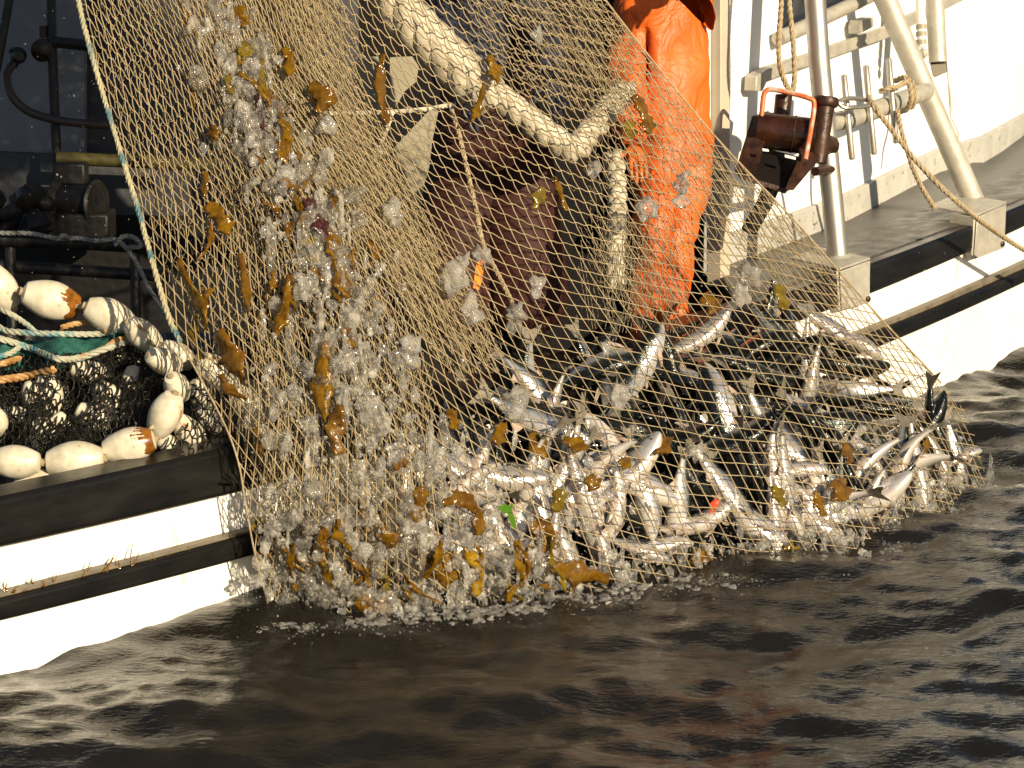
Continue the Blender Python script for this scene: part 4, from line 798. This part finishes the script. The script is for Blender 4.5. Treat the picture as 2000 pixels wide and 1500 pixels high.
# roll: 0 = side on; with the back up for a fish heading right. belly/back turned to the viewer by rolling.
FISH = [
 (1420,960,56,205,60,.06,0,'bright white bellied salmon with a red wound on its side'),
 (1530,862,56,215,40,.10,3,'salmon with its speckled tail fin raised above the others'),
 (1545,918,-4,135,70,.07,0,'pale salmon lying level across the raised tail fish'),
 (1585,985,56,150,80,.06,1,'white bellied salmon slanting under the level pale one'),
 (1512,1015,86,165,80,.05,0,'white salmon standing head down at the water below the kelp scrap'),
 (1738,905,68,150,20,.08,2,'grey backed salmon curled beside the clear splash on the right'),
 (1584,748,103,150,70,.16,0,'narrow white salmon pointing straight down in the upper bag'),
 (1662,768,178,165,-10,.16,1,'salmon with its open silver head facing the narrow white one'),
 (1660,702,4,190,150,.2,0,'blue grey backed salmon lying level near the bag edge'),
 (1362,648,-32,165,60,.2,2,'pale salmon arching uppermost under the orange oilskins'),
 (1526,640,42,150,20,.22,0,'silver salmon slanting behind the top of the bag'),
 (1412,812,-108,200,20,.12,0,'dull green grey salmon with its head up in the bag'),
 (1585,835,42,240,150,.13,4,'dark green backed salmon bent in a wide arc'),
 (1045,758,52,170,40,.2,1,'salmon with a white curved tail stalk left of the pink fin'),
 (1080,790,112,120,70,.16,0,'small pinkish salmon twisted beside the curved tail'),
 (1075,832,26,240,-25,.1,0,'long silver salmon with blue back sloping under the folded web'),
 (1178,888,8,170,70,.09,0,'white salmon lying level below two strips of kelp'),
 (1195,838,8,170,20,.14,3,'dark salmon with white tail tips lying above the level one'),
 (1258,952,76,185,50,.06,0,'brightest silver salmon hanging head down in the middle'),
 (1207,990,98,165,80,.05,1,'white bellied salmon pressed beside the brightest one'),
 (1152,968,72,150,80,.06,0,'white bellied salmon under the red brown kelp curl'),
 (1112,950,84,160,30,.08,0,'thin grey salmon standing upright left of the kelp curl'),
 (1030,940,96,180,80,.06,2,'white salmon bent upright left of the olive kelp'),
 (905,925,40,215,50,.09,0,'large silver salmon with a blue gill patch lower left'),
 (788,975,104,190,80,.06,1,'white salmon upright in the foam on the left'),
 (722,1000,112,140,10,.07,0,'blue grey salmon half hidden by foam at far left of the catch'),
 (835,1068,100,160,80,.05,0,'glaring white salmon just above the yellow kelp'),
 (1345,1028,-14,180,80,.07,2,'pale pink salmon lying level just over the water'),
 (1425,1022,12,170,160,.1,0,'brown backed salmon crossing under the wounded one'),
 (1818,948,84,210,80,.06,0,'pink white salmon hanging head down near the right end'),
 (1862,962,74,180,80,.05,1,'white salmon leaning at the right end of the bag'),
 (1778,920,96,170,20,.09,0,'grey blue salmon upright left of the pink white one'),
 (1790,800,60,170,150,.1,2,'blue backed salmon pressing out at the bag edge'),
 (1850,860,70,200,150,.06,1,'grey salmon with a dark fin poking through the net edge'),
 (1893,900,76,150,30,.04,0,'slim dark salmon at the outermost end of the bag'),
 (1892,938,-22,100,70,.03,0,'small white salmon half out of water at the bag end'),
 (1612,1030,96,140,80,.05,0,'white salmon snout entering the water under orange kelp'),
 (1692,1022,100,160,80,.05,2,'white salmon upright in splashing water on the right'),
 (1728,1000,88,170,70,.06,1,'shining salmon upright beside the splashing white one'),
 (1655,935,70,160,160,.1,0,'dark backed salmon behind the broad kelp scrap'),
 (1640,622,35,140,60,.2,0,'sunlit white salmon at the upper right edge of the bag'),
 (1600,668,95,120,60,.22,0,'small white salmon hanging at the upper right of the bag'),
 (1690,650,20,130,70,.12,1,'white salmon scrap bright against the black rail'),
 (1245,712,-62,190,20,.24,0,'blue grey salmon with head up behind the open mesh'),
 (1320,905,60,200,160,.1,1,'dark green backed salmon left of the wounded one'),
 (1470,930,74,190,160,.1,0,'dark salmon between the wounded one and the raised tail'),
 (1245,1070,20,130,70,.05,0,'grey salmon head just above the water line'),
 (1290,1095,-5,120,60,.04,0,'shiny round salmon side resting on the water'),
 (960,1010,70,170,80,.06,2,'white salmon under the green weed sprig'),
 (1080,1060,100,150,80,.05,0,'white salmon behind the dark kelp bunch'),
 (1180,1075,80,150,80,.05,1,'white salmon breaking through the foam, lower middle'),
]
for q in FISH: fish(q[0] - (24 if q[0] > 1740 or (q[1] < 720 and q[0] > 1580) else 0), q[1] + (14 if q[1] < 720 else 0), q[2], q[3], q[4], q[5]+.035, q[6], q[7], tilt=random.Random(q[0]).uniform(-4, 14))
rf = random.Random(21); FILL = []
BAG = np.array([(1010,720),(1150,690),(1320,680),(1480,650),(1580,650),(1660,720),(1760,830),(1820,910),(1800,1000),(1600,1080),(1200,1130),(860,1140),(700,1080),(760,960),(880,840)])
while len(FILL) < 130:
    x, y = rf.uniform(690, 1900), rf.uniform(590, 1140)
    if not inside(BAG, np.array([[x, y]]))[0]: continue
    FILL.append((x, y))
for i, (x, y) in enumerate(FILL):
    deep = .16 + .34*(i % 4)/3
    if i % 2 == 0 and y > 900: rl, dp = -70 + rf.uniform(-30, 30), .12
    else: rl, dp = rf.choice((100, 110, 125, 20, 140)) + rf.uniform(-4, 4), deep + (.16 if y < 830 else 0)
    fish(x, y, rf.choice((60, 75, 95, 30, 10, -20, 120, 150, -100)) + rf.uniform(-18, 18), rf.uniform(185, 235), rl, dp, rf.randrange(5), ('white bellied' if rl < 0 else 'dark backed') + ' salmon packed ' + ('at the foam covered end' if x < 1000 else 'below the open mesh' if x < 1300 else 'under the bright orange oilskins' if x < 1560 else 'near the outer bag end') + (', upper layer' if y < 800 else ', middle layer' if y < 930 else ', at the water'), rf.uniform(-8, 22))
m = MB(); 
bm = bmesh.new(); bmesh.ops.create_icosphere(bm, subdivisions=2, radius=1)
for v in bm.verts: v.co *= 1 + .3*math.sin(6*v.co.x+4*v.co.z)
me = bpy.data.meshes.new('wound'); bm.to_mesh(me); bm.free(); me.materials.append(mat('raw_flesh', (.75,.08,.03), .25, sss=.2)); w_ = bpy.data.objects.new('red_flesh', me); COL.objects.link(w_); w_.location = in_t(1394,988,.02); w_.scale = (.014,.008,.028); w_.rotation_euler = (0, R(25), 0); tag(w_, 'small red piece of flesh against the bright white bellied salmon', 'fish scrap')
# ------------------------------------------------------------------ kelp
KM = [mat('kelp_amber', (.32,.175,.006), .10, color2=(.15,.065,.004), scale=25, bump=.6, bscale=45, transluc=.5, coat=.3), mat('kelp_brown', (.11,.046,.003), .10, color2=(.22,.11,.006), scale=25, bump=.6, bscale=45, transluc=.35, coat=.5),
      mat('kelp_maroon', (.022,.006,.005), .25, color2=(.05,.010,.007), scale=30, bump=.2, transluc=.08, coat=.5), mat('kelp_olive', (.22,.16,.012), .14, color2=(.13,.08,.006), scale=25, transluc=.35, coat=.5), mat('kelp_yellow', (.40,.25,.01), .16, color2=(.3,.15,.008), scale=22, transluc=.4, coat=.5)]
def kelp(pts, w, ci, label, off=None):
    if off is None: off = random.Random(label).choice((-.04, -.03, -.02, .010))
    if len(pts) == 1: x, y = pts[0]; pts = [(x-w*.35, y-w*.6), (x, y), (x+w*.3, y+w*.62)]
    rk = random.Random(int(pts[0][0]*7+pts[0][1])); base = cat_rom([Vector((x, y, 0)) for x, y in pts], 11); n = len(base); rows = []
    tw_ = rk.uniform(-.7, .7); ph = rk.uniform(0, 6)
    for i, p in enumerate(base):
        u = i/(n-1); d = base[min(i+1, n-1)]-base[max(i-1, 0)]; d.normalize(); nn = Vector((-d.y, d.x, 0)); hw = w*.46*(.18+.82*math.sin(math.pi*min(1, .10+.84*u))**.7)*(1+.22*math.sin(9*u+ph))
        for s in np.linspace(-1, 1, 5):
            e = hw*s*(1+.16*math.sin(13*u+3*s+ph)+.14*math.sin(29*u-2*s+2*ph)+(rk.uniform(-.16,.16) if abs(s) > .9 else 0)); q = p+nn*e; t = float(net_t(q.x, q.y)) + off + .006*math.sin(11*u+ph+2*s) + .004*math.sin(23*u+5*s) + .010*tw_*s*math.sin(5*u+ph) - .006*(1-s*s)
            rows.append(P(q.x, q.y, t))
    k = 5; m = MB(); back = [v + Vector((0,.0014,0)) for v in rows]; N0 = len(rows); fs = []
    for i in range(n-1):
        for j in range(k-1):
            a, b, c, d_ = i*k+j, i*k+j+1, (i+1)*k+j+1, (i+1)*k+j; fs += [(a,b,c,d_), (a+N0,d_+N0,c+N0,b+N0)]
        for j, s in ((0,1),(k-1,-1)):
            a, d_ = i*k+j, (i+1)*k+j; fs.append((a,d_,d_+N0,a+N0))
    for i in (0, n-1):
        for j in range(k-1): a, b = i*k+j, i*k+j+1; fs.append((a,a+N0,b+N0,b))
    m.add(rows+back, fs); o = m.build('kelp_blade', KM[ci]); o.data.polygons.foreach_set('use_smooth', [True]*len(o.data.polygons));
    [o.data.attributes.remove(a) for a in list(o.data.attributes) if a.name == 'sharp_edge']; return tag(o, label, 'kelp', 'kelp scraps caught in the net')
KELP = [
 ([(348,-20),(362,30),(388,78)],13,0,'thin amber kelp strip at the top left of the net'),
 ([(445,38),(470,30),(480,50)],32,0,'crumpled amber kelp at the top among clear water lumps'),
 ([(468,88),(492,106)],34,3,'square olive kelp scrap near the top of the water streak'),
 ([(556,92),(566,118),(564,148)],24,0,'short amber kelp at the top right of the water streak'),
 ([(605,165),(632,190),(622,220)],44,1,'rust brown crumpled kelp above the level white cord'),
 ([(548,232),(562,258),(552,298),(562,325)],26,0,'amber kelp with a narrow waist in the dense web'),
 ([(414,245),(420,275)],26,0,'small amber kelp left of the water streak near the top'),
 ([(498,185),(508,218),(516,272)],15,2,'thin dark maroon weed among the upper water lumps'),
 ([(552,348),(575,368)],22,1,'small brown kelp in the middle of the dense web'),
 ([(657,365),(648,408)],14,1,'narrow brown kelp sliver right of the water streak'),
 ([(598,388),(615,420),(640,465)],28,2,'dark maroon weed in the middle of the water streak'),
 ([(402,335),(398,385)],17,1,'narrow brown kelp hanging at mid left'),
 ([(405,398),(432,425),(448,458)],32,0,'amber kelp slanting across the left webbing'),
 ([(608,462),(612,512)],40,3,'broad olive kelp below the maroon weed'),
 ([(640,452),(655,490),(664,540),(682,582)],32,0,'long amber kelp trailing down below the maroon weed'),
 ([(348,505),(372,565),(395,602),(402,645)],22,0,'amber kelp strip hanging by the left net edge'),
 ([(468,495),(478,545),(486,610)],17,1,'thin brown kelp on the left webbing'),
 ([(568,535),(556,600),(538,655)],26,0,'amber kelp strip leaning left in the water streak'),
 ([(425,645),(448,690),(475,745)],42,1,'broad brown kelp over the hidden floats'),
 ([(640,665),(628,740),(636,825)],36,0,'long broad amber kelp, largest in the water streak'),
 ([(662,790),(655,842),(662,888)],36,1,'dark amber kelp just below the largest blade'),
 ([(672,640),(695,680)],30,1,'brown kelp right of the largest blade'),
 ([(720,468),(738,505)],26,1,'red brown kelp beside the folded web'),
 ([(718,615),(724,648)],15,3,'small olive kelp tag at the right of the streak'),
 ([(498,835),(512,892)],18,1,'narrow brown kelp low on the left edge'),
 ([(748,105),(742,160),(749,212),(757,242)],20,1,'long glossy brown kelp in front of the cream panels'),
 ([(955,108),(966,135),(974,165)],24,0,'amber kelp on the bunched pale web'),
 ([(946,163),(934,212),(920,238)],17,0,'amber kelp strip under the bunched pale web'),
 ([(1240,185),(1262,228),(1268,262)],26,1,'brown kelp against the orange oilskins by the hawser end'),
 ([(1222,238),(1238,268)],30,3,'olive kelp right under the hawser end'),
 ([(1083,345),(1095,375),(1106,412)],12,0,'thin amber kelp over the dark red trousers'),
 ([(1060,365),(1044,408)],26,3,'olive kelp beside the thin strip over dark red trousers'),
 ([(1276,850),(1308,884)],40,1,'square red brown kelp in the middle of the bag'),
 ([(878,800),(892,838)],25,0,'small amber kelp below the folded web'),
 ([(982,825),(970,868)],28,0,'amber kelp left of the long silver salmon'),
 ([(1038,845),(1066,895)],36,0,'amber kelp lying on the long silver salmon'),
 ([(1100,858),(1150,876)],28,0,'amber kelp folded over the tail of the long salmon'),
 ([(768,915),(795,898)],20,1,'red brown kelp over the upright white salmon on the left'),
 ([(824,950),(814,1020)],30,0,'amber kelp upright in the foam'),
 ([(702,995),(722,1042)],34,1,'brown kelp at the left end of the catch'),
 ([(735,1035),(775,1062)],38,1,'brown kelp under the blue grey salmon'),
 ([(866,985),(900,974),(932,1000),(936,1045)],30,1,'brown arched kelp in the foam'),
 ([(1096,955),(1086,1000)],30,3,'olive kelp between two upright white salmon'),
 ([(1040,1020),(1068,1040),(1058,1078)],50,1,'broad brown kelp bunch near the green weed'),
 ([(1010,1055),(1016,1100),(1022,1148)],26,0,'amber kelp hanging to the water near the green weed'),
 ([(1075,1108),(1125,1118),(1190,1130)],42,1,'brown kelp floating along the water in the middle'),
 ([(822,1085),(870,1110),(862,1152)],64,0,'broad amber kelp at the water left of the yellow blade'),
 ([(905,1072),(936,1108),(928,1165)],28,4,'curved yellow kelp blade at the water'),
 ([(690,1172),(765,1192)],38,1,'dark kelp lying at the foot of the net'),
 ([(552,1035),(605,1018)],40,1,'brown kelp in the foam by the hull corner'),
 ([(505,1075),(535,1085)],26,1,'small brown kelp nearest the black rubbing rail'),
 ([(1510,948),(1532,988)],25,3,'olive scrap over the white salmon standing head down'),
 ([(1592,960),(1608,1008)],19,0,'orange amber kelp strip low in the right of the bag'),
 ([(1632,935),(1652,978)],42,1,'broad brown kelp scrap low in the right of the bag'),
 ([(1812,855),(1806,888)],13,0,'tiny amber kelp on the pink white salmon'),
 ([(1350,1085),(1392,1100)],46,1,'dark brown kelp ball floating under the pale pink salmon'),
 ([(1530,1075),(1562,1080)],38,3,'dark olive kelp floating right of the dark brown ball'),
 ([(1650,865),(1662,905)],22,1,'brown kelp behind the mesh right of the dark green salmon'),
 ([(1905,968),(1928,974)],20,1,'brown kelp at the outermost end of the bag'),
 ([(1372,578),(1404,604)],40,1,'dark amber kelp below the orange oilskins'),
 ([(1518,555),(1534,605)],26,3,'olive kelp near the upper right of the bag'),
 ([(1148,930),(1168,955)],34,1,'curled red brown kelp over the middle white salmon'),
 ([(1210,898),(1232,912)],24,0,'small amber kelp tag beside the brightest salmon'),
]
for pts, w, ci, lab in KELP: kelp(pts, w, ci, lab)
rk2 = random.Random(99); KZ = [((470,120),60,110,6,'in the upper water streak'),((560,330),70,110,8,'halfway up the water streak'),((640,560),80,120,9,'low in the water streak'),((600,1000),90,70,9,'in the foam by the hull'),((760,1090),110,70,12,'in the foam left of the yellow blade'),((980,1080),90,60,9,'in the foam right of the yellow blade'),((390,560),50,130,5,'on the open left webbing')]
for (kx, ky), dx, dy, n_, wh in KZ:
    for _ in range(n_):
        x, y = kx + rk2.gauss(0, dx*.6), ky + rk2.gauss(0, dy*.55); y = min(y, 1175); ln_ = rk2.uniform(30, 95); an = rk2.gauss(1.4, .45); c_ = rk2.uniform(-18, 18)
        if not inside(OUT, np.array([[x-25, y]]))[0]: x += 45
        if not inside(OUT, np.array([[x-25, y]]))[0]: continue
        kelp([(x, y), (x+ln_*.5*math.cos(an)+c_, y+ln_*.5*math.sin(an)), (x+ln_*math.cos(an), min(1200, y+ln_*math.sin(an)))], rk2.uniform(9, 20), rk2.choice((0,0,1,1,3)), 'thin kelp strand tangled ' + wh, rk2.choice((-.035,-.02,.012)))
sp = thing('weed_sprig', in_t(990,1005,-.04), 'bright green leafy weed sprig in the foam', 'seaweed')
for pts in (((972,992),(985,984),(1000,990),(998,1000),(984,1004)), ((990,1000),(1002,1004),(1008,1020),(1006,1034),(998,1026)), ((996,986),(1003,984),(1002,994))):
    m = MB(); m.prism([in_t(x, y, -.045+.006*math.sin(x)) for x, y in pts], (0,.003,0)); m.build('leaf', M['green'], sp)
# ------------------------------------------------------------------ water thrown up and running off the net
def water_mat(name, ior, rough, milk, milk_col):
    m = bpy.data.materials.new(name); m.use_nodes = True; N, L = m.node_tree.nodes, m.node_tree.links; N.remove(N['Principled BSDF'])
    g = N.new('ShaderNodeBsdfGlass'); g.inputs['IOR'].default_value = ior; g.inputs['Roughness'].default_value = rough; g.inputs[0].default_value = (.99,.99,.98,1)
    tr = N.new('ShaderNodeBsdfTransparent'); m0 = N.new('ShaderNodeMixShader'); m0.inputs[0].default_value = .8; L.new(g.outputs[0], m0.inputs[1]); L.new(tr.outputs[0], m0.inputs[2])
    gl = N.new('ShaderNodeBsdfGlossy'); gl.inputs['Roughness'].default_value = .08; fr_ = N.new('ShaderNodeFresnel'); fr_.inputs[0].default_value = 1.4; m1 = N.new('ShaderNodeMixShader')
    L.new(fr_.outputs[0], m1.inputs[0]); L.new(m0.outputs[0], m1.inputs[1]); L.new(gl.outputs[0], m1.inputs[2])
    d = N.new('ShaderNodeBsdfDiffuse'); d.inputs[0].default_value = milk_col; tl = N.new('ShaderNodeBsdfTranslucent'); tl.inputs[0].default_value = milk_col; m2 = N.new('ShaderNodeMixShader'); L.new(d.outputs[0], m2.inputs[1]); L.new(tl.outputs[0], m2.inputs[2])
    tc = N.new('ShaderNodeTexCoord'); nz = N.new('ShaderNodeTexNoise'); nz.inputs['Scale'].default_value = 25; nz.inputs['Detail'].default_value = 2; L.new(tc.outputs['Object'], nz.inputs['Vector'])
    mr = N.new('ShaderNodeMapRange'); mr.inputs[1].default_value = .35; mr.inputs[2].default_value = .7; mr.inputs[3].default_value = milk*.3; mr.inputs[4].default_value = milk*1.8; L.new(nz.outputs[0], mr.inputs[0])
    m3 = N.new('ShaderNodeMixShader'); L.new(mr.outputs[0], m3.inputs[0]); L.new(m1.outputs[0], m3.inputs[1]); L.new(m2.outputs[0], m3.inputs[2]); L.new(m3.outputs[0], N['Material Output'].inputs['Surface']); return m
M['drop'] = water_mat('clear_water', 1.3, .0, .12, (.95,.93,.88,1))
M['foam'] = water_mat('aerated_water', 1.2, .1, .22, (.96,.93,.86,1))
def ico(sub):
    bm = bmesh.new(); bmesh.ops.create_icosphere(bm, subdivisions=sub, radius=1); v = np.array([x.co[:] for x in bm.verts]); f = np.array([[q.index for q in x.verts] for x in bm.faces]); bm.free(); return v, f
I1, I2, I3 = ico(1), ico(2), ico(3)
def lumpy(v, rg, a=.35):
    r = np.ones(len(v))
    for k in range(7):
        d = rg.normal(size=3); d /= np.linalg.norm(d); f = rg.uniform(2, 8); r += a*rg.uniform(.3,1)/(1+.25*k)*np.sin(f*(v@d)+rg.uniform(0,6.28))*.6
    return v*np.clip(r, .35, 2)[:, None]
def cloud(name, items, mt, base, label, lump=.35):
    V, F, o = [], [], 0; bv_, bf = base; rg = np.random.default_rng(len(items)); var = [lumpy(bv_, rg, lump) for _ in range(24)]
    for k, (c, s) in enumerate(items):
        q, _ = np.linalg.qr(rg.normal(size=(3,3))); v = (var[k % 24] @ q.T)*np.asarray(s) + np.asarray(c); V.append(v); F.append(bf+o); o += len(v)
    ob = np_mesh(name, np.concatenate(V), np.concatenate(F), mt, smooth=True); return tag(ob, label, kind='stuff')
rg = np.random.default_rng(77); big, mid, small = [], [], []
STREAM = [((430,40),70,60,.5),((480,130),65,80,.9),((500,240),75,80,.9),((560,330),80,80,.8),((600,420),90,80,1),((640,520),100,80,1.1),((680,620),110,90,1.2),((700,740),130,100,1.3),((730,860),150,110,1.3),((640,960),120,90,1.2),((560,1050),80,90,1.5),((700,1080),150,90,1.8),((880,1040),130,80,1.2),((1020,1090),110,60,1.2),((600,1150),90,50,1.7),((800,1165),170,34,1.6),((1000,1145),140,30,1.3),((850,900),120,70,.8),((550,800),60,120,.6)]
def add_w(x, y, dx, dy, n, lo, hi, lst, zoff=(-.07, .02)):
    for _ in range(int(n)):
        a, b = x+rg.normal()*dx*.5, y+rg.normal()*dy*.5
        if not inside(OUT, np.array([[a - (8 if hi > 2.5 else -400 if a < 400 else 0), b]]))[0] and hi > 2.5: continue
        t = float(net_t(a, b)) + rg.uniform(*zoff); tt = t_at_z(a, b); 
        if t > tt: t = tt - .01
        s = rg.uniform(lo, hi)*rg.uniform(.6, 1.1)*t/FPX; lst.append((P(a, b, t), (s*rg.uniform(.6,1.1), s*rg.uniform(.6,1), s*rg.uniform(.8,1.6))))
for (x, y), dx, dy, dn in STREAM:
    add_w(x, y, dx, dy, (52 if y < 800 else 30)*dn, 6, 20, big, (-.035,.015) if y < 800 else (-.03,.03)); add_w(x, y, dx*1.1, dy*1.1, 70*dn, 2.5, 7, mid, (-.04,.02)); add_w(x, y, dx*1.3, dy*1.2, 90*dn, 1, 3, small, (-.12,.03))
for k in range(26):      # line where the bag meets the water
    u = k/25; x = 500 + 1400*u; y = np.interp(x, [500,700,900,1200,1500,1700,1900], [1188,1190,1172,1130,1080,1055,965]) - 14
    add_w(x, y, 60, 26, 7, 5, 14, big, (-.02,.08)); add_w(x, y, 70, 36, 30, 2, 6, mid, (-.03,.08)); add_w(x, y-10, 80, 60, 40, .8, 2.2, small, (-.1,.1))
for x, y in ((1240,980),(1180,1030),(1600,1000),(1760,960),(1840,960),(1460,1040),(1120,1000),(940,1000)): add_w(x, y, 90, 80, 7, 5, 14, big, (-.04,.05)); add_w(x, y, 110, 100, 34, 2, 6, mid, (-.05,.06)); add_w(x, y, 120, 110, 30, .8, 2, small)
for k in range(75):      # broken water and froth lying on the sea round the foot of the net
    x = rg.uniform(470, 1880); y = np.interp(x, [470,700,900,1200,1500,1700,1900], [1196,1200,1182,1140,1090,1065,975]) + rg.uniform(0, 24)
    for _ in range(14):
        a, b_ = x + rg.normal()*30, y + abs(rg.normal())*9; t = t_at_z(a, b_, rg.uniform(-.006,.012)); s_ = rg.uniform(1.5, 6)*t/FPX; mid.append((P(a, b_, t), (s_*1.6, s_*1.6, s_*.6)))
    for _ in range(10):
        a, b_ = x + rg.normal()*40, y + abs(rg.normal())*16; t = t_at_z(a, b_, .01); s_ = rg.uniform(.8, 2)*t/FPX; small.append((P(a, b_, t), (s_, s_, s_)))
add_w(250, 300, 420, 600, 260, .7, 2.0, small, (-.3,.6)); add_w(1250, 700, 700, 300, 260, .7, 1.8, small, (-.15,.2))
def fuse(o, vox, disp):
    r_ = o.modifiers.new('fuse', 'REMESH'); r_.mode = 'VOXEL'; r_.voxel_size = vox; r_.use_smooth_shade = True
    sm = o.modifiers.new('soften', 'SMOOTH'); sm.factor = .5; sm.iterations = 3
    tx = bpy.data.textures.new('ripples', 'CLOUDS'); tx.noise_scale = .011; tx.noise_depth = 2
    d = o.modifiers.new('ripple', 'DISPLACE'); d.texture = tx; d.strength = disp; d.texture_coords = 'GLOBAL'; d.mid_level = .5
for k in range(len(big)):
    if k % 4 == 0: c, sc_ = big[k]; big[k] = (c, (sc_[0]*.5, sc_[1]*.5, sc_[2]*2.2))
fuse(cloud('splash_water', [q for i, q in enumerate(big) if i % 3] + [q for i, q in enumerate(mid) if i % 3 == 1], M['drop'], I2, 'clear lumps of water running down the net', .6), .0042, .012)
fuse(cloud('splash_foam', [q for i, q in enumerate(big) if i % 3 == 0] + [q for i, q in enumerate(mid) if i % 3 == 0], M['foam'], I2, 'whitish aerated water clinging to the net and the catch', .6), .0042, .012)
cloud('splash_drops', [q for i, q in enumerate(mid) if i % 6 == 2] , M['drop'], I1, 'small water drops splashing off the net', .3)
cloud('spray_drops', small, M['drop'], I1, 'fine spray drops in the air round the net', .2)
LUMPS = [(1266,410,28,'in front of the orange oilskins, lower'),(1330,358,22,'on the orange oilskins beside the rusty fairlead'),(1334,392,18,'just under the lump on the orange oilskins'),(1466,535,28,'largest near the upper right of the bag'),(1450,582,22,'below the largest one at the upper right'),(905,508,16,'small, left of the orange strap'),(944,500,18,'on top of the orange strap'),(903,538,18,'under the small one left of the orange strap'),(1046,560,20,'alone over the dark red trousers'),(922,612,28,'torn, below the orange strap'),(1010,612,30,'at the foot of the grey hanging rope'),(876,540,32,'broad and bubbly beside the folded web'),(1183,682,13,'tiny, in open mesh in the middle'),(1212,778,22,'hanging drip in the middle of the bag'),(1362,882,20,'below the square red brown kelp'),(502,1135,17,'flying free by the hull'),(1160,330,18,'small one below the hawser elbow'),(1050,70,14,'white one high in the upper right web'),(640,250,20,'left end under the level white cord'),(770,420,22,'right of the dense web'),(1005,790,40,'frothy, on the head of the long silver salmon'),(800,690,28,'round shining one in the folded web')]
for i, (x, y, r, lab) in enumerate(LUMPS):
    v, f = I3; rgl = np.random.default_rng(300+i); vv = lumpy(lumpy(v, rgl, .6), rgl, .5); t = float(net_t(x, y)) - .02
    vv[:, 2] *= 1.25; o = np_mesh('water_lump', vv, f, M['foam'], smooth=True); o.location = P(x, y, t); o.scale = (r*t/FPX*.66,)*3
    tag(o, 'clear water lump ' + lab, 'water lump', 'lumps of water in the air')

# weed tufts growing along the rail strip at the left
for k, (x, y, h, lean) in enumerate(((10,1138,26,0),(28,1140,16,3),(60,1122,14,-2),(85,1128,20,2),(110,1118,18,1),(160,1108,34,12),(205,1100,40,14),(235,1094,30,-2),(262,1088,44,2),(300,1080,18,0),(330,1072,14,2),(520-150,1062,12,1))):
    m = MB(); rk = random.Random(k)
    for _ in range(2):
        a = on_hull(x+rk.uniform(-6,6), y+18, .046); b = on_hull(x+lean+rk.uniform(-8,8), y+18-h*rk.uniform(.6,1), .03); m.tube([a, a.lerp(b,.5)+Vector((rk.uniform(-.008,.008),-.006,0)), b], [.003,.0025,.001], 5)
    tag(m.build('weed_tuft', KM[1]), ('brown weed tuft sprouting on the lower hull rail, %s from the left edge' % ('first','second','third','fourth','fifth','sixth','seventh','eighth','ninth','tenth','eleventh','twelfth')[k]), 'seaweed', 'weed tufts on the hull rail')
